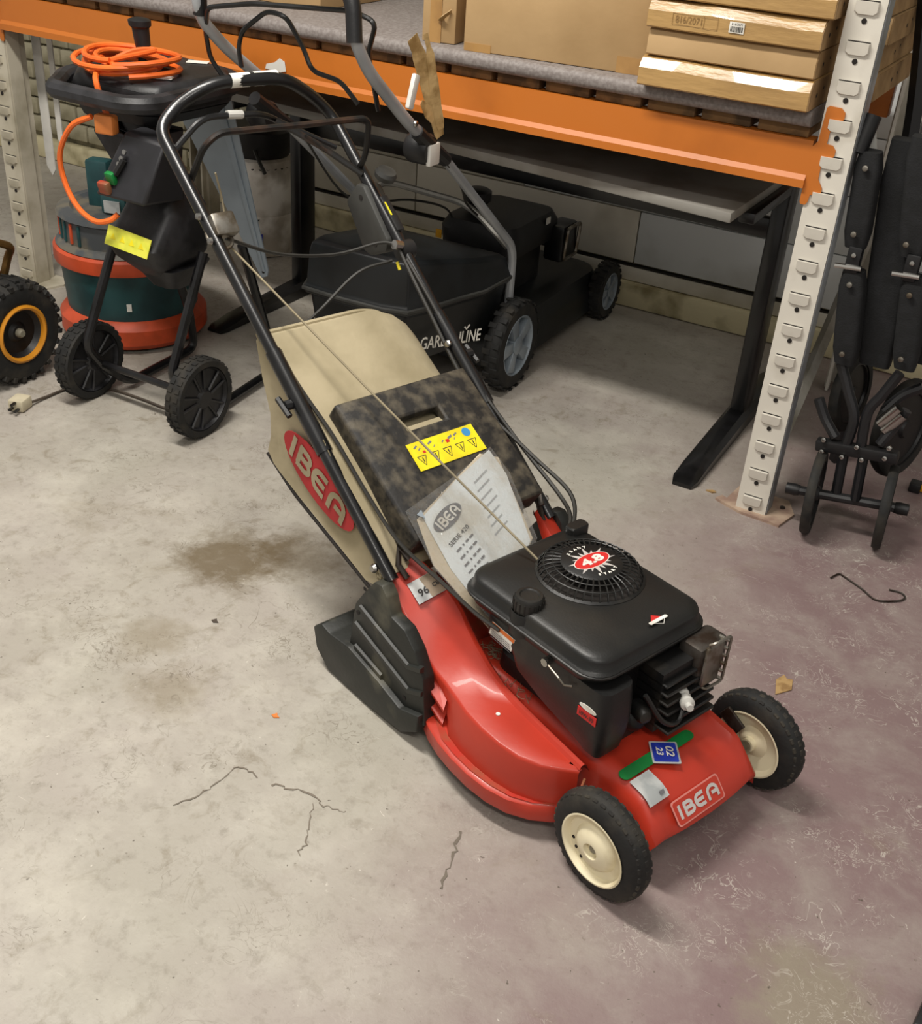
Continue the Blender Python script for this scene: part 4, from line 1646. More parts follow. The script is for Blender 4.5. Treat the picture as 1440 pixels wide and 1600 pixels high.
back = sheet([(.040, -.140), (.118, .062), (.098, .096), (-.075, .060), (-.190, -.110), (-.215, -.135), (-.05, -.160)], 0.001, 'paper_edge', 'leaflet', wal)
front = sheet([(.040, -.128), (.085, -.018), (.118, .084), (.060, .088), (-.078, .050), (-.19, -.09), (-.175, -.126), (-.07, -.135)], 0.004, 'paper', 'manual', wal)
sheet([(.060, -.156), (.090, -.024), (.122, .088), (.060, .094), (-.080, .064), (-.20, -.10), (-.222, -.140), (-.06, -.166)], 0.0075, 'clear_plastic', 'plastic_sleeve', wal, th=.0004)
PX = V(.05, .955, -.03).normalized()
PX = (V(0, 1, 0) * .93 + LS * .36).normalized()
PYv = LN.cross(PX)


def pp(s_, v, n_=.0055):
    return wp(s_, v, n_)


b = nb()
prism(b, [(.041 * math.cos(2 * PI * k / 28), .0165 * math.sin(2 * PI * k / 28)) for k in range(28)], pp(.022, -.083), PX, PYv, .0003)
me_ = obj('manual_emblem', b, 'ink_grey', front, world=False)
b = nb()
strokes(b, IBEA, pp(.022, -.083, .0062) - PX * .031 - PYv * .010, PX, PYv, .0195, .020, .0040)
obj('emblem_letters', b, 'label_white', front, world=False)
obj('title_line', text_bm('SERIE 420', pp(-.018, -.083), PX, PYv, .008, bold=.01, width=.062), 'ink', front, world=False)
b = nb()
for q in range(8):
    o_ = pp(-.036 - q * .0150, -.083 - q * .0012)
    for k, (a_, l_) in enumerate(((-.024, .014), (-.004, .004), (.006, .009), (.018, .012))):
        ribbon(b, [o_ + PX * a_, o_ + PX * (a_ + l_)], .0038, LN)
obj('printed_lines', b, 'ink_grey', front, world=False)
b = nb()
for q in range(7):
    o_ = pp(.065 - q * .018, .010 - q * .004)
    ribbon(b, [o_, o_ + PX * (.045 - .003 * (q % 3))], .0026, LN)
obj('printed_lines', b, 'ink_pale', front, world=False)
b = nb()
plate(b, [pp(.046, -.140, .0085), pp(.052, -.126, .0085), pp(.034, -.128, .0085)], .0004)
obj('blue_corner', b, 'panel_blue', wal, world=False)

# ================================================================== black mower under the desk (points at the wall, +y)
gl = thing('lawn_mower', 'black lawn mower with silver grey handle parked under the desk', 'lawn mower', (-1.08, .5, 0))


def wheel(par, c, R, w, ax, rim_m, spokes=5, tread=22, rimr=.66, tm='rubber', block=(.012, .016), name='wheel'):
    b = nb()
    ri = R * rimr
    lathe(b, [(ri, -w), (R * .9, -w), (R - .004, -w * .7), (R, -w * .3), (R, w * .3), (R - .004, w * .7), (R * .9, w), (ri, w)], c, ax, 40, closed_prof=True)
    x, y, a = frame(ax)
    for k in range(tread):
        for s in (-1, 1):
            an = 2 * PI * (k + (.5 if s > 0 else 0)) / tread
            d = x * math.cos(an) + y * math.sin(an)
            tt = -x * math.sin(an) + y * math.cos(an)
            box(b, V(c) + d * (R - .001) + a * (w * .5 * s), (.006, block[1], w * .95), rot=Matrix((d, tt, a)).transposed(), bev=.001, seg=1)
    t = obj(name, b, tm, par)
    b = nb()
    lathe(b, [(ri + .003, w * .9), (ri - .003, w * 1.02), (ri - .008, w * .7), (ri - .01, .0), (0, 0)], c, ax, 32)
    lathe(b, [(ri + .003, -w * .9), (ri - .008, -w * .7), (ri - .01, -.002), (0, -.002)], c, ax, 32)
    r_ = obj('rim', b, rim_m, t)
    for k in range(spokes):
        an = 2 * PI * k / spokes + .3
        d = x * math.cos(an) + y * math.sin(an)
        tt = -x * math.sin(an) + y * math.cos(an)
        b = nb()
        prism(b, [(-R * .10, R * .16), (R * .10, R * .16), (R * .16, ri - .008), (-R * .16, ri - .008)], V(c) + a * 0.001, tt, d, w * .8 if tt.cross(d).dot(a) > 0 else -w * .8, bev=.002)
        obj('spoke', b, rim_m, r_)
    b = nb()
    lathe(b, [(R * .2, 0), (R * .2, w * .95), (R * .12, w * 1.05), (0, w * 1.05)], c, ax, 20)
    obj('hub', b, rim_m, r_)
    return t


wheel(gl, (-.845, .285, .137), .136, .026, (1, 0, 0), 'gl_rim', rimr=.68)
wheel(gl, (-.845, .985, .098), .097, .023, (1, 0, 0), 'gl_rim', rimr=.66)
wheel(gl, (-1.32, .285, .137), .136, .026, (-1, 0, 0), 'gl_rim', rimr=.68)
wheel(gl, (-1.32, .985, .098), .097, .023, (-1, 0, 0), 'gl_rim', rimr=.66)
b = nb()
for_ = []
loft(b, [[(-1.083 + p[0], .66 + p[1], z) for p in rrect(hx, hy, .09)] for z, hx, hy in ((.045, .225, .39), (.11, .225, .39), (.13, .215, .38), (.17, .20, .36), (.185, .16, .32))])
obj('deck', b, 'gl_black', gl)
b = nb()
tube(b, [(-.85, .285, .137), (-1.31, .285, .137)], .01, 8)
tube(b, [(-.85, .985, .098), (-1.31, .985, .098)], .01, 8)
obj('axle', b, 'black_steel', gl)
# engine
b = nb()
loft(b, [[(-1.09 + p[0], .64 + p[1], z) for p in rrect(hx, hy, .05)] for z, hx, hy in ((.18, .10, .14), (.30, .10, .14), (.31, .13, .17), (.37, .135, .175), (.40, .12, .16), (.41, .08, .12))])
ge = obj('engine', b, 'black_plastic', gl)
b = nb()
lathe(b, [(.030, .40), (.030, .43), (.042, .44), (.042, .468), (.030, .475), (0, .476)], (-1.145, .58, 0), (0, 0, 1), 16)
obj('fuel_cap', b, 'black_plastic', ge)
b = nb()
box(b, (-.948, .80, .30), (.07, .11, .12), bev=.012)
gmf = obj('muffler', b, 'black_steel', ge)
b = nb()
tube(b, [(-.912, .755, .25), (-.905, .755, .355), (-.905, .85, .355), (-.912, .85, .25)], .006, 6, fil=.015, closed=True)
obj('muffler_guard', b, 'steel', gmf)
b = nb()
box(b, (-1.222, .53, .345), (.003, .03, .03))
box(b, (-1.215, .468, .345), (.02, .003, .026))
obj('yellow_tag', b, 'yellow_plastic', ge)
b = nb()
box(b, (-.953, .70, .385), (.003, .025, .02))
obj('white_tag', b, 'plastic_white', ge)
# grass box: plan outline widens towards the wheels
def plan(k, ext=0.0):
    base = [(-1.270, -.150), (-1.14, -.156), (-1.02, -.150), (-.955, -.130), (-.925, -.05), (-.900, .05), (-.872, .135), (-.868, .30), (-1.30, .30), (-1.315, .1), (-1.30, -.08)]
    cx, cy = -1.09, .08
    return [(cx + (x - cx) * k + (x - cx) / abs(x - cx + 1e-9) * ext * .5, cy + (y - cy) * k) for x, y in base]


b = nb()
loft(b, [[(*p, z) for p in plan(k)] for z, k in ((.165, .78), (.18, .88), (.30, .94), (.325, .955))])
gbx = obj('grass_box', b, 'gl_black', gl, angle=50)
bvm = gbx.modifiers.new('soft_edges', 'BEVEL')
bvm.width = .012
bvm.segments = 3
bvm.angle_limit = math.radians(30)
b = nb()
loft(b, [[(*p, z) for p in plan(k)] for z, k in ((.322, .99), (.328, 1.01), (.342, 1.01), (.350, .985), (.44, .955), (.465, .93), (.475, .86), (.478, .60))])
for v_ in b.verts:
    if v_.co.z > .36:
        v_.co.z -= (v_.co.y + .15) * .17
o = obj('grass_box_lid', b, 'gl_black', gbx, angle=50)
bvm = o.modifiers.new('soft_edges', 'BEVEL')
bvm.width = .010
bvm.segments = 3
bvm.angle_limit = math.radians(30)
b = nb()
tube(b, [(*p, .337) for p in plan(1.015)], .006, 6, closed=True)
obj('lid_seam', b, 'grey_plastic', gbx)
# lettering on the right wall of the box
tx = V(.100, .170, 0).normalized()
tn = V(.170, -.100, 0).normalized()
ty = V(0, 0, 1)
to_ = V(-.903, .005, .238) + tn * .018
gt = obj('lettering', text_bm('GARDENLINE', to_, tx, ty, .036, bold=.012, shear=.15, width=.190), 'label_white', gbx)
b = nb()
ribbon(b, [to_ + tx * .040 + ty * .030, to_ + tx * .046 + ty * .022, to_ + tx * .056 + ty * .034], .005, tn)
obj('leaf_mark', b, 'label_white', gbx)
# silver grey handle
for x in (-.872, -1.335):
    b = nb()
    tube(b, [(x, .30, .19), (x, .298, .42), (x, -.12, .745)], .0125, 10, fil=.05)
    obj('lower_handle', b, 'gl_grey_tube', gl)
    b = nb()
    lathe(b, [(.03, -.03), (.036, -.02), (.036, .02), (.03, .03), (0, .03)], (x - .02, -.205, .785), (1, 0, 0), 18)
    k_ = obj('cam_lever', b, 'black_plastic', gl)
    if x > -1:
        b = nb()
        box(b, (x + .012, -.20, .775), (.012, .045, .05), bev=.003)
        obj('white_tag', b, 'plastic_white', k_)
    b = nb()
    tube(b, [(x, -.12, .745), (x, -.26, .835)], .017, 10)
    obj('handle_joint', b, 'black_plastic', gl)
b = nb()
tube(b, [(-.872, -.22, .812), (-.872, -.30, .862), (-.872, -.465, .993), (-.872, -.515, 1.06), (-.885, -.50, 1.13), (-.93, -.49, 1.165), (-1.27, -.47, 1.165), (-1.325, -.45, 1.13), (-1.335, -.45, 1.04), (-1.335, -.36, .962), (-1.335, -.22, .870)], .0135, 12, fil=.05)
gh = obj('handle', b, 'gl_grey_tube', gl)
b = nb()
tube(b, [(-.873, -.512, 1.05), (-.885, -.502, 1.13), (-.93, -.49, 1.165), (-1.27, -.47, 1.165), (-1.325, -.45, 1.13), (-1.334, -.44, 1.04)], .0165, 12, fil=.05)
obj('foam_grip', b, 'black_plastic', gh)
for nm, pts in (('control_bar', [(-1.322, -.38, .895), (-1.355, -.39, .94), (-1.340, -.42, 1.003), (-1.30, -.455, 1.06), (-1.164, -.47, 1.085), (-.915, -.46, 1.10), (-.86, -.455, 1.085), (-.888, -.44, 1.02), (-.885, -.40, .90)]),
                ('control_bar', [(-1.272, -.38, .93), (-1.276, -.385, .971), (-1.25, -.40, 1.014), (-1.165, -.42, 1.066), (-1.121, -.41, 1.060), (-1.098, -.38, .996), (-1.076, -.38, .951), (-.998, -.38, .941), (-.965, -.36, .895)])):
    b = nb()
    tube(b, pts, .0055, 7, fil=.02)
    obj(nm, b, 'black_steel', gh)
b = nb()
box(b, (-.872, -.283, .925), (.012, .022, .075), rot=rx(-.35), bev=.004)
obj('white_grip', b, 'plastic_white', gh)
b = nb()
lathe(b, [(.007, 0), (.006, .005), (0, .006)], (-.858, -.29, .86), (1, 0, 0), 10)
obj('bolt', b, 'chrome', gh)
for pts in ([(-.86, -.20, .80), (-.88, -.02, .66), (-.95, .15, .56), (-1.02, .40, .44), (-1.04, .50, .40)], [(-1.32, -.10, .735), (-1.30, .1, .52), (-1.24, .33, .475), (-1.19, .46, .43), (-1.175, .5, .36)]):
    b = nb()
    tube(b, smooth(pts, 6), .0035, 6)
    obj('control_cable', b, 'cable_black', gl)
b = nb()
tube(b, [(-1.335, .29, .42), (-1.33, .295, .515), (-1.28, .30, .523), (-1.05, .30, .513), (-.99, .30, .488), (-.89, .30, .415)], .0095, 8, fil=.03)
obj('cross_tube', b, 'steel_light', gl)

# brown paper tape stuck to that handle
tp = thing('paper_tape', 'strips of crinkled brown paper tape hanging on the grey handle', 'tape', (-.86, -.2, .80))
for pts, wds in (([(-.868, -.300, 1.040), (-.866, -.272, 1.0), (-.862, -.245, .945), (-.858, -.225, .90), (-.856, -.20, .85), (-.856, -.178, .812)], [.03, .036, .034, .032, .028, .022]),
                 ([(-.858, -.262, 1.045), (-.854, -.245, 1.0), (-.853, -.226, .94), (-.852, -.205, .88), (-.852, -.182, .83)], [.012, .022, .026, .024, .016])):
    b = nb()
    ribbon(b, smooth(pts, 3), [wds[0]] * 1 + [wds[min(len(wds) - 1, i // 3)] for i in range(1, 3 * (len(pts) - 1) + 1)], (.85, -.5, .25), thick=.0012)
    obj('tape_strip', b, 'paper_tape', tp)
b = nb()
ribbon(b, [(-.853, -.275, .905), (-.850, -.25, .88), (-.850, -.225, .855)], [.012, .03, .012], (.8, -.4, .4), thick=.001)
obj('torn_flap', b, 'paper_tape', tp)

# ================================================================== garden shredder on two wheels
sh = thing('garden_shredder', 'black garden shredder on two wheels with a feed hopper', 'shredder', (-1.56, -.45, 0))


def solid_wheel(par, c, s):
    R, w = .107, .024
    ax = (s, 0, 0)
    b = nb()
    lathe(b, [(.088, -w), (R - .004, -w), (R, -w + .005), (R, w - .005), (R - .004, w), (.088, w)], c, ax, 40, closed_prof=True)
    x, y, a = frame(ax)
    for k in range(30):
        an = 2 * PI * k / 30
        d = x * math.cos(an) + y * math.sin(an)
        tt = -x * math.sin(an) + y * math.cos(an)
        for q in (-1, 1):
            box(b, V(c) + d * R + a * (w * .5 * q), (.005, .012, w * .62), rot=Matrix((d, tt, a)).transposed())
    t = obj('wheel', b, 'rubber', par)
    b = nb()
    lathe(b, [(.089, w * .8), (.085, w * .95), (.080, w * .55), (.03, w * .7), (.022, w * 1.0), (.0, w * 1.0)], c, ax, 36)
    lathe(b, [(.089, -w * .8), (.080, -w * .5), (0, -w * .5)], c, ax, 36)
    r_ = obj('rim', b, 'shred_black', t)
    for k in range(5):
        an = 2 * PI * k / 5 + .2
        d = x * math.cos(an) + y * math.sin(an)
        tt = -x * math.sin(an) + y * math.cos(an)
        b = nb()
        for q in (-1, 1):
            tube(b, [V(c) + a * (w * .75) + d * .02 + tt * q * .006, V(c) + a * (w * .72) + d * .082 + tt * q * .02], .004, 5)
        obj('spoke', b, 'shred_black', r_)
    return t


solid_wheel(sh, (-1.365, -.487, .109), 1)
solid_wheel(sh, (-1.755, -.487, .109), 1)
b = nb()
tube(b, [(-1.74, -.487, .109), (-1.38, -.487, .109)], .010, 10)
obj('axle', b, 'black_steel', sh)
for x0, x1 in ((-1.412, -1.40), (-1.712, -1.69)):
    b = nb()
    tube(b, [(x0, -.487, .105), (x0, -.535, .175), (x1, -.40, .47)], .013, 10, fil=.03)
    obj('leg', b, 'black_steel', sh)
    b = nb()
    tube(b, [(x0, -.487, .105), (x0 + .01, -.40, .022), (x1 - .03, -.105, .022), (x1 - .02, -.13, .16), (x1, -.25, .45)], .013, 10, fil=.04)
    obj('leg', b, 'black_steel', sh)
# hopper tray
tr = [(-1.735, -.50), (-1.70, -.555), (-1.47, -.56), (-1.425, -.52), (-1.43, -.22), (-1.50, -.14), (-1.72, -.12), (-1.79, -.19), (-1.80, -.42)]


def ring(k, z, cx=-1.62, cy=-.33):
    return [(cx + (x - cx) * k, cy + (y - cy) * k, z) for x, y in tr]


b = nb()
tube(b, ring(1.0, .842), .022, 10, fil=.05, closed=True)
hop = obj('hopper', b, 'shred_black', sh)
b = nb()
half = [(-1.70, -.49), (-1.50, -.49), (-1.45, -.46), (-1.44, -.22), (-1.50, -.15), (-1.72, -.13), (-1.78, -.19), (-1.78, -.40)]


def hring(k, z, dx=0, dy=0):
    cx, cy = -1.60, -.33
    return [(cx + dx + (x - cx) * k, cy + dy + (y - cy) * k, z) for x, y in half]


loft(b, [hring(1.0, .80), hring(1.02, .845), hring(.97, .868), hring(.80, .874)], cap=True)
tp_ = obj('hopper_cover', b, 'shred_black', hop, angle=50)
bvm = tp_.modifiers.new('soft_edges', 'BEVEL')
bvm.width = .014
bvm.segments = 3
b = nb()
loft(b, [hring(.96, .80), hring(.86, .775, -.005, -.005), [(-1.59 + p[0], -.395 + p[1], .74) for p in rrect(.08, .09, .02, 1)], [(-1.55 + p[0], -.41 + p[1], .66) for p in rrect(.06, .07, .02, 1)]], cap=True)
obj('hopper_funnel', b, 'shred_black', hop)
for c in ((-1.50, -.40, .876), (-1.57, -.19, .876)):
    b = nb()
    box(b, c, (.055, .03, .002), rot=rz(.5), bev=.0005, seg=1)
    obj('label', b, 'label_white', hop)
# body: upper switch box, sloping lower housing
b = nb()
rings = []
for z, x0, x1, y0, y1 in ((.40, -1.56, -1.47, -.47, -.36), (.46, -1.585, -1.425, -.535, -.34), (.50, -1.59, -1.415, -.555, -.34), (.58, -1.57, -1.415, -.50, -.345), (.66, -1.56, -1.46, -.47, -.36), (.72, -1.57, -1.49, -.46, -.37), (.80, -1.62, -1.53, -.46, -.37)):
    rings.append([((x0 + x1) / 2 + p[0], (y0 + y1) / 2 + p[1], z) for p in rrect((x1 - x0) / 2, (y1 - y0) / 2, .03)])
loft(b, rings)
obj('body', b, 'shred_black', sh, angle=50)
b = nb()
# switch box: slanted front
fr_ = [(-1.500, -.535, .775), (-1.375, -.535, .765), (-1.410, -.585, .625), (-1.565, -.585, .625)]
bk_ = [(-1.51, -.46, .775), (-1.42, -.46, .765), (-1.41, -.44, .61), (-1.565, -.44, .61)]
loft(b, [fr_, bk_])
swb = obj('switch_box', b, 'shred_grey', sh)
bvm = swb.modifiers.new('soft_edges', 'BEVEL')
bvm.width = .008
bvm.segments = 2


def swp(a_, c_, n_=.0):
    """point on the slanted front: a_ across 0..1, c_ down 0..1"""
    p = V(fr_[0]).lerp(V(fr_[1]), a_).lerp(V(fr_[3]).lerp(V(fr_[2]), a_), c_)
    nn = (V(fr_[1]) - V(fr_[0])).cross(V(fr_[3]) - V(fr_[0])).normalized()
    if nn.y > 0:
        nn = -nn
    return p + nn * n_


b = nb()
tube(b, [swp(.28, .38, .002), swp(.24, .62, .002)], .016, 8, flat=(.6, 1))
obj('switch_plate', b, 'black_plastic', swb)
b = nb()
for q in (.34, .44, .53):
    lathe(b, [(.006, 0), (.006, .004), (0, .005)], swp(.30 - q * .06, q - .06, .010), (0, -1, .3), 10)
obj('rivet', b, 'chrome', swb)
b = nb()
box(b, swp(.22, .70, .008), (.026, .014, .030), rot=rx(.3), bev=.003)
obj('start_button', b, 'green_label', swb)
b = nb()
box(b, swp(.18, .86, .008), (.032, .016, .030), rot=rx(.3), bev=.004)
obj('stop_button', b, 'red_dirty', swb)
b = nb()
plate(b, [(-1.572, -.562, .497), (-1.435, -.562, .487), (-1.428, -.548, .532), (-1.565, -.548, .543)], .002)
ysh = obj('warning_sticker', b, 'yellow_faded', sh, label='pale yellow warning sticker')
b = nb()
for k in range(4):
    lathe(b, [(.010, 0), (.010, .0006), (0, .0006)], (-1.547 + k * .030, -.5575, .517 - k * .002), (0, -1, .3), 3)
obj('sticker_triangle', b, 'yellow_label', ysh)
b = nb()
loft(b, [[(-1.50 + p[0], -.41 + p[1], z) for p in rrect(hx, hy, .03)] for z, hx, hy in ((.37, .045, .045), (.43, .075, .08))])
obj('discharge_mouth', b, 'shred_black', sh)
# tapered blue-grey plate hanging behind the body
b = nb()
pl = [(-1.800, .800), (-1.562, .800), (-1.443, .327), (-1.447, .308), (-1.466, .300), (-1.476, .312)]
t_ = V(-1.60, -.085, .55)
prism(b, pl, (0, -.085, 0), (1, 0, 0), (0, 0, 1), .004)
pn = obj('guard_plate', b, 'panel_blue', sh, label='tapered blue grey metal plate')
b = nb()
lathe(b, [(.0045, 0), (.0045, .001), (0, .001)], (-1.460, -.0895, .318), (0, -1, 0), 8)
obj('hole', b, 'hole_dark', pn)
b = nb()
prism(b, [(-1.62, .80), (-1.592, .80), (-1.452, .32), (-1.462, .32)], (0, -.0895, 0), (1, 0, 0), (0, 0, 1), .004, bev=.0015)
obj('fold', b, 'panel_blue', pn)
# pusher standing in the hopper
b = nb()
lathe(b, [(.018, .876), (.019, .92), (.021, .958), (.027, .964), (.028, .976), (.020, .980), (0, .980)], (-1.655, -.305, 0), (0.02, 0, 1), 16)
for v in b.verts:
    v.co.x -= (v.co.z - .87) * .12
pu = solo('pusher_stick', b, 'black_plastic', 'black plastic pusher stick standing in the shredder hopper', 'pusher')
# socket
b = nb()
box(b, (-1.545, -.545, .785), (.05, .03, .045), rot=rz(.2), bev=.006)
plug = obj('plug', b, 'plug_orange', sh, label='orange plug')

# orange extension cable coiled on the hopper
ext = thing('extension_cable', 'orange cable coiled on top of the black shredder hopper', 'cable', (-1.67, -.33, .88))
pts = []
cx, cy = -1.600, -.405
turns = 5
for k in range(turns * 20):
    a_ = 2 * PI * k / 20
    t_ = k / 20
    rr = .118 - .013 * ((t_ * 2.3) % 3) + .005 * math.sin(t_ * 3.1)
    pts.append((cx + .008 * math.sin(t_ * 2) + rr * 1.05 * math.cos(a_ - .9), cy + .010 * math.cos(t_ * 3) + rr * .95 * math.sin(a_ - .9), .884 + .0085 * (t_ * 1.0) * .8 + .004 * math.sin(a_ * 2)))
b = nb()
tube(b, pts, .0068, 8)
obj('coil', b, 'cable_orange', ext)
b = nb()
tube(b, smooth([pts[-1], (cx + .05, cy + .04, .925), (-1.58, -.40, .925), (-1.60, -.46, .905), (-1.595, -.51, .888), (-1.575, -.535, .872), (-1.565, -.532, .83), (-1.55, -.535, .80)], 6), .0068, 8)
obj('tail', b, 'cable_orange', ext)
b = nb()
tube(b, smooth([(-1.575, -.560, .80), (-1.63, -.575, .77), (-1.672, -.58, .70), (-1.665, -.58, .63), (-1.625, -.585, .58), (-1.574, -.585, .558), (-1.535, -.575, .565), (-1.52, -.56, .58)], 6), .0068, 8)
obj('loop', b, 'cable_orange', ext)

# mains lead of the shredder lying on the floor
ml = thing('mains_lead', 'thin brown mains lead with a cream plug on the floor', 'cable', (-1.84, -.64, 0))
b = nb()
box(b, (-1.845, -.665, .018), (.045, .05, .034), rot=rz(.3), bev=.006)
pg = obj('plug', b, 'plug_cream', ml, label='cream three pin plug')
b = nb()
for (dx, dz) in ((-.008, .010), (.012, .010), (.002, .026)):
    box(b, (-1.835 + dx, -.698, dz + .004), (.007, .02, .005), rot=rz(.3))
obj('pin', b, 'black_steel', pg)
b = nb()
tube(b, smooth([(-1.835, -.642, .012), (-1.838, -.58, .006), (-1.832, -.51, .005), (-1.79, -.46, .005), (-1.721, -.438, .005), (-1.62, -.435, .005), (-1.521, -.438, .005), (-1.44, -.42, .005)], 6), .0042, 6)
obj('lead', b, 'lead_brown', ml)

# ================================================================== drum vacuum
vc = thing('drum_vacuum', 'teal and orange drum vacuum cleaner behind the shredder', 'vacuum cleaner', (-2.0, -.06, 0))
C0 = (-2.0, -.06, 0)
b = nb()
lathe(b, [(.205, .012), (.222, .03), (.222, .075), (.205, .095), (.19, .10)], C0, (0, 0, 1), 40)
obj('base', b, 'vac_orange', vc)
b = nb()
lathe(b, [(.19, .03), (.196, .10), (.205, .24), (.205, .258)], C0, (0, 0, 1), 40)
dr = obj('drum', b, 'vac_teal', vc)
b = nb()
lathe(b, [(.205, .240), (.220, .245), (.222, .258), (.220, .284), (.212, .291), (.2, .291)], C0, (0, 0, 1), 40)
obj('band', b, 'vac_orange', vc)
b = nb()
lathe(b, [(.205, .286), (.212, .294), (.203, .304), (.192, .310), (.192, .375), (.202, .382), (.196, .395), (.16, .400), (.15, .390), (.0, .390)], C0, (0, 0, 1), 40)
hd2 = obj('motor_head', b, 'vac_grey', vc)
for k in range(8):
    a_ = math.radians(200 + k * 10)
    b = nb()
    box(b, (C0[0] + .193 * math.cos(a_), C0[1] + .193 * math.sin(a_), .343), (.008, .010, .06), rot=rz(a_), bev=.002, seg=1)
    obj('vent_rib', b, 'vac_teal' if k % 3 else 'vac_orange', hd2)
b = nb()
box(b, (-2.06, -.09, .455), (.07, .05, .14), rot=rz(.3), bev=.008)
obj('handle_block', b, 'vac_teal', vc)
b = nb()
box(b, (-1.97, -.12, .42), (.08, .06, .06), rot=rz(.3), bev=.01)
sw2 = obj('switch_housing', b, 'vac_teal', vc)
b = nb()
box(b, (-1.96, -.153, .415), (.05, .004, .035), rot=rz(.3))
obj('label', b, 'grey_label', sw2)
b = nb()
box(b, (-1.868, -.212, .145), (.014, .004, .022), rot=rz(.75))
obj('white_chip', b, 'label_white', dr)

# ================================================================== machine with a fat tyre at the left edge
ti = thing('wheeled_machine', 'fat black tyre with an orange rim ring and bronze tube frame', 'machine', (-2.0, -.53, 0))
c = (-2.005, -.535, .147)
R = .146
b = nb()
lathe(b, [(.078, -.05), (.10, -.058), (.128, -.052), (R - .004, -.036), (R, -.015), (R, .015), (R - .004, .036), (.128, .052), (.10, .058), (.078, .05), (.07, 0)], c, (1, 0, 0), 44, closed_prof=True)
ty_ = obj('tyre', b, 'rubber', ti)
b = nb()
x, y, a = frame((1, 0, 0))
for k in range(26):
    for row, s in ((0, -1), (1, 1)):
        an = 2 * PI * (k + .5 * row) / 26
        d = x * math.cos(an) + y * math.sin(an)
        tt = -x * math.sin(an) + y * math.cos(an)
        box(b, V(c) + d * (R - .002) + a * (.022 * s), (.010, .018, .034), rot=Matrix((d, tt, a)).transposed(), bev=.002, seg=1)
        box(b, V(c) + d * (R - .012) + a * (.048 * s), (.016, .014, .014), rot=Matrix((d, tt, a)).transposed(), bev=.002, seg=1)
o = obj('tread', b, 'rubber', ty_)
o['kind'] = 'stuff'
b = nb()
lathe(b, [(.082, .048), (.083, .056), (.076, .060), (.070, .056), (.070, .045)], c, (1, 0, 0), 40, closed_prof=True)
obj('rim_ring', b, 'tiller_ring', ty_)
b = nb()
lathe(b, [(.071, .045), (.06, .030), (.03, .028), (.02, .036), (.0, .036)], c, (1, 0, 0), 32)
rd_ = obj('rim_dish', b, 'black_plastic', ty_)
b = nb()
lathe(b, [(.013, .03), (.013, .046), (.009, .052), (0, .052)], c, (1, 0, 0), 12)
obj('axle_nut', b, 'hub_grey', rd_)
b = nb()
tube(b, [(-2.05, -.50, .26), (-2.03, -.485, .34), (-2.0, -.49, .375), (-2.0, -.56, .41), (-2.06, -.66, .42)], .011, 10, fil=.05)
obj('frame_tube', b, 'bronze', ti)
b = nb()
tube(b, [(-2.10, -.47, .27), (-2.10, -.50, .33), (-2.14, -.60, .34)], .010, 8, fil=.04)
obj('frame_tube', b, 'bronze', ti)
b = nb()
loft(b, [[(-2.16 + p[0], -.60 + p[1], z) for p in rrect(.10, .12, .03)] for z in (.14, .30)])
obj('gearbox', b, 'black_plastic', ti)
b = nb()
lathe(b, [(.022, 0), (.022, .03), (.012, .036), (0, .036)], (-2.06, -.56, .32), (.5, -.4, .8), 14)
obj('red_cap', b, 'vac_orange', ti)

# ================================================================== white drum with black top
dm = thing('white_drum', 'white metal drum with black pierced top and a blue sticker', 'drum', (-2.17, .80, 0))
b = nb()
lathe(b, [(.0, .004), (.118, .004), (.122, .012), (.122, .15), (.119, .155), (.122, .16), (.122, .335), (.117, .35), (.100, .358)], (-2.17, .80, 0), (0, 0, 1), 36)
dbody = obj('body', b, 'drum_white', dm)
b = nb()
lathe(b, [(.098, .350), (.110, .37), (.122, .40), (.124, .45), (.112, .465), (0, .468)], (-2.17, .80, 0), (0, 0, 1), 36)
obj('top', b, 'black_plastic', dm)
b = nb()
for k in range(14):
    a_ = math.radians(190 + k * 13)
    lathe(b, [(.006, 0), (.006, .002), (0, .002)], (-2.17 + .1195 * math.cos(a_), .80 + .1195 * math.sin(a_), .330), (math.cos(a_), math.sin(a_), .1), 8)
obj('air_holes', b, 'hole_dark', dbody)
a_ = math.radians(300)
b = nb()
box(b, (-2.17 + .1225 * math.cos(a_), .80 + .1225 * math.sin(a_), .075), (.004, .034, .036), rot=rz(a_))
obj('blue_sticker', b, 'blue_sticker', dbody)
a_ = math.radians(285)
b = nb()
plate(b, [V(-2.17, .80, z) + V(math.cos(q), math.sin(q), 0) * .1235 for q, z in ((math.radians(278), .130), (math.radians(300), .138), (math.radians(304), .148), (math.radians(290), .142))], .001)
obj('black_mark', b, 'ink', dbody)
b = nb()
tube(b, smooth([(-2.12, .70, .40), (-2.08, .68, .36), (-2.05, .67, .33)], 4), .007, 7)
obj('hose', b, 'cable_black', dm)

# white trim strips standing behind the left upright
for (xa, xb, za, zb, yy, lab) in ((-2.522, -2.485, .35, .80, .125, 'longer white plastic strip hanging beside the left upright'), (-2.478, -2.455, .44, .80, .145, 'shorter white plastic strip hanging beside the left upright')):
    b = nb()
    prism(b, [(xa, zb), (xa, za + .03), ((xa * .4 + xb * .6), za), (xb, za + .02), (xb, zb)], (0, yy, 0), (1, 0, 0), (0, 0, 1), .004)
    solo('plastic_strip', b, 'plastic_white', lab, 'strip', group='white strips by the left upright')

# ================================================================== folded pushchair on the right
pc = thing('folded_pushchair', 'folded black pushchair leaning upright beside the rack', 'pushchair', (.22, .03, 0))


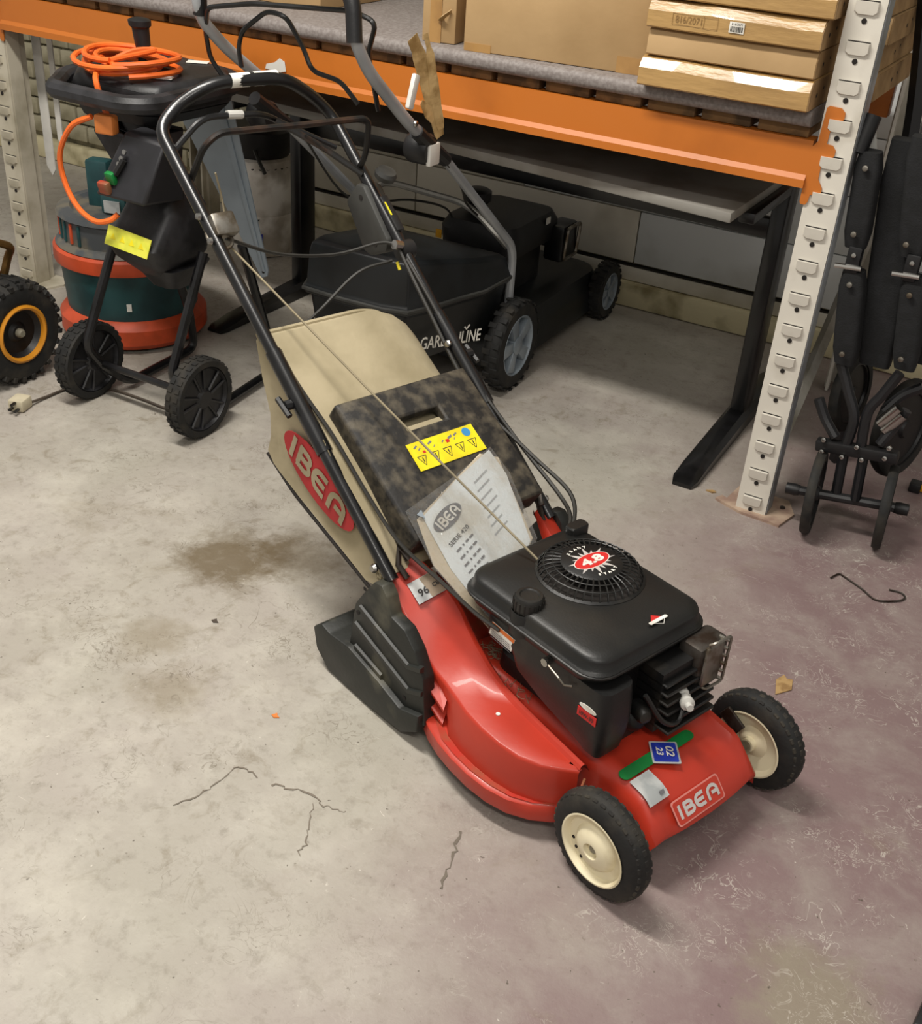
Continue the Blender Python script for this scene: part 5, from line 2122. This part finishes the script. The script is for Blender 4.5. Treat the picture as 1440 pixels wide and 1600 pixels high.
def thin_wheel(c, R, w, ax, name='wheel'):
    b = nb()
    lathe(b, [(R * .78, -w), (R - .004, -w), (R, -w * .4), (R, w * .4), (R - .004, w), (R * .78, w)], c, ax, 36, closed_prof=True)
    t = obj(name, b, 'rubber', pc)
    b = nb()
    lathe(b, [(R * .79, w * .7), (R * .72, w * .8), (R * .70, w * .3), (R * .2, w * .5), (R * .16, w * 1.2), (0, w * 1.2)], c, ax, 30)
    lathe(b, [(R * .79, -w * .7), (R * .72, -w * .8), (R * .70, -w * .3), (R * .2, -w * .5), (R * .16, -w * 1.2), (0, -w * 1.2)], c, ax, 30)
    obj('rim', b, 'black_plastic', t)
    return t


axd = V(.235, .02, .012).normalized()
thin_wheel((.138, .010, .1045), .104, .011, axd)
thin_wheel((.303, .045, .1045), .104, .011, axd)
thin_wheel((.275, .20, .245), .125, .012, V(.9, -.35, .1).normalized())
thin_wheel((.135, .20, .30), .10, .012, V(.9, -.2, .1).normalized())
b = nb()
tube(b, [(.094, .008, .098), (.332, .052, .108)], .012, 10)
obj('axle', b, 'stroller_tube', pc)
for c in ((.094, .008, .098), (.332, .052, .108)):
    b = nb()
    d = axd if c[0] > .2 else -axd
    lathe(b, [(.013, -.01), (.015, .0), (.014, .022), (0, .024)], c, d, 14)
    obj('axle_cap', b, 'black_plastic', pc)
for (xt, zt, xb, zb) in ((.178, .20, .187, .10), (.223, .205, .233, .108)):
    b = nb()
    tube(b, [(xb, .03, zb), (xt, .035, zt + .02)], .0125, 10)
    obj('fork', b, 'stroller_tube', pc)
b = nb()
box(b, (.205, .035, .232), (.19, .03, .030), rot=ry(-.12), bev=.006)
cbr = obj('cross_block', b, 'black_plastic', pc)
for (x, z) in ((.128, .243), (.205, .248), (.275, .268), (.130, .212), (.178, .213), (.223, .220), (.272, .240)):
    b = nb()
    lathe(b, [(.0065, 0), (.0055, .005), (0, .007)], (x, .018, z), (0, -1, .2), 10)
    obj('rivet', b, 'chrome', cbr)
for pts in ([(.118, .045, .43), (.150, .04, .37), (.180, .035, .31), (.178, .035, .23)], [(.248, .05, .44), (.225, .045, .38), (.205, .04, .33), (.212, .035, .24)],
            [(.088, .05, .328), (.115, .045, .285), (.150, .035, .25)], [(.285, .06, .352), (.270, .055, .31), (.250, .04, .26)], [(.30, .10, .40), (.262, .09, .37), (.235, .07, .33)]):
    b = nb()
    tube(b, smooth(pts, 5), .0125, 9)
    obj('frame_tube', b, 'stroller_tube', pc)
for c in ((.252, .045, .335), (.265, .048, .32)):
    b = nb()
    lathe(b, [(.013, -.03), (.014, 0), (.013, .03)], c, (.5, 0, .8), 12)
    obj('chrome_sleeve', b, 'chrome', pc)


def pad(x0, z0_, x1, z1_, wdt, yy, nm='padded_bar', dth=.028, m='fabric_black'):
    b = nb()
    d = V(x1 - x0, 0, z1_ - z0_)
    n = 6
    rings_ = []
    for k in range(n + 1):
        t_ = k / n
        s_ = 1.0 if 0 < k < n else .8
        p = V(x0, yy, z0_) + d * t_
        rings_.append([(p.x + q[0], p.y + q[1], p.z) for q in rrect(wdt / 2 * s_, dth * s_, .012)])
    loft(b, rings_)
    return obj(nm, b, m, pc, angle=60)


p1 = pad(.126, .435, .095, .650, .056, .045)
p2 = pad(.085, .70, .068, .905, .054, .045)
p3 = pad(.255, .455, .224, .665, .056, .05)
p4 = pad(.205, .705, .165, .95, .060, .05)
pad(.185, .43, .130, .93, .085, .095, 'folded_fabric', .03)
pad(.300, .46, .24, .95, .085, .11, 'folded_fabric', .04)
for (x, y, z, par) in ((.070, .010, .875, p2), (.080, .010, .735, p2), (.098, .010, .625, p1), (.120, .010, .465, p1), (.19, .015, .735, p4), (.225, .015, .63, p3), (.245, .015, .485, p3)):
    b = nb()
    lathe(b, [(.007, 0), (.006, .004), (0, .006)], (x, y, z), (0, -1, .1), 10)
    obj('stud', b, 'steel', par)
for (x, z) in ((.090, .676), (.212, .686)):
    b = nb()
    box(b, (x, .035, z), (.030, .030, .06), bev=.004)
    h_ = obj('hinge', b, 'black_plastic', pc)
    b = nb()
    tube(b, [(x - .035, .02, z - .018), (x + .022, .02, z - .014)], .006, 8)
    obj('hinge_pin', b, 'chrome', h_)
    b = nb()
    lathe(b, [(.006, 0), (.005, .004), (0, .005)], (x, .019, z + .012), (0, -1, .1), 10)
    obj('rivet', b, 'chrome', h_)
b = nb()
tube(b, [(.040, .035, .898), (.048, .06, .972)], [.021, .022], 14)
obj('grip', b, 'black_plastic', pc)
b = nb()
prism(b, [(.055, .955), (.062, .94), (.075, .90), (.05, .895)], (0, .075, 0), (1, 0, 0), (0, 0, 1), .004)
obj('care_tag', b, 'plastic_white', pc)

# dark pole leaning behind the pushchair
b = nb()
tube(b, [(.115, .42, .0), (.085, .42, .90), (.012, .42, 1.35)], .019, 4, fil=.1)
solo('steel_pole', b, 'stroller_tube', 'dark square pole standing behind the folded pushchair', 'pole', base=(.115, .42, 0))

# ================================================================== small things on the floor
HOOK = [(.250, -.178, .0035), (.262, -.150, .0035), (.275, -.153, .0035), (.321, -.179, .0035), (.360, -.206, .0035), (.401, -.183, .0035), (.415, -.160, .0035), (.404, -.143, .0035), (.377, -.146, .0035)]
TAG = [(.260, -.661), (.284, -.628), (.277, -.595), (.266, -.600), (.258, -.590), (.248, -.614)]
b = nb()
tube(b, smooth(HOOK, 5), .0022, 6)
solo('wire_hook', b, 'rust_steel', 'bent S-shaped wire hook lying on the floor', 'hook')
b = nb()
prism(b, TAG, (0, 0, .001), (1, 0, 0), (0, 1, 0), .002)
solo('cardboard_tag', b, 'scrap_card', 'small brown scrap of cardboard behind the front wheel', 'scrap')
b = nb()
prism(b, [(-.012, -.004), (.006, -.007), (.014, .001), (.002, .006)], (-.118, .045, .0005), (1, 0, 0), (0, 1, 0), .004)
solo('wood_chip', b, 'scrap_card', 'little brown wood chip beside the rack foot plate', 'chip')
yb = thing('yellow_catch', 'small black catch with a yellow centre at the right edge', 'catch', (.35, .38, 0))
b = nb()
box(b, (.335, .38, .014), (.03, .035, .026), bev=.004)
obj('body', b, 'black_plastic', yb)
b = nb()
box(b, (.358, .38, .016), (.022, .022, .02), bev=.004)
obj('centre', b, 'yellow_plastic', yb)
# black post foot in the lower right corner
b = nb()
prism(b, [(.640, -1.300), (.652, -1.190), (.76, -1.20), (.76, -1.32)], (0, 0, 0), (1, 0, 0), (0, 1, 0), .035, bev=.006)
solo('black_base', b, 'black_steel', 'corner of a black steel base at the lower right', 'base')
for k, (x, y, lab) in enumerate(((-.52, -1.26, 'orange dry leaf crumb on the pale floor'), (-.80, -1.10, 'dark dry leaf crumb on the pale floor'))):
    b = nb()
    prism(b, [(-.008, -.002), (0, -.006), (.009, 0), (.002, .003), (-.002, .008)], (x, y, .0008), (1, 0, 0), (0, 1, 0), .0015)
    solo('leaf_crumb', b, 'plug_orange' if k == 0 else 'lead_brown', lab, 'leaf')
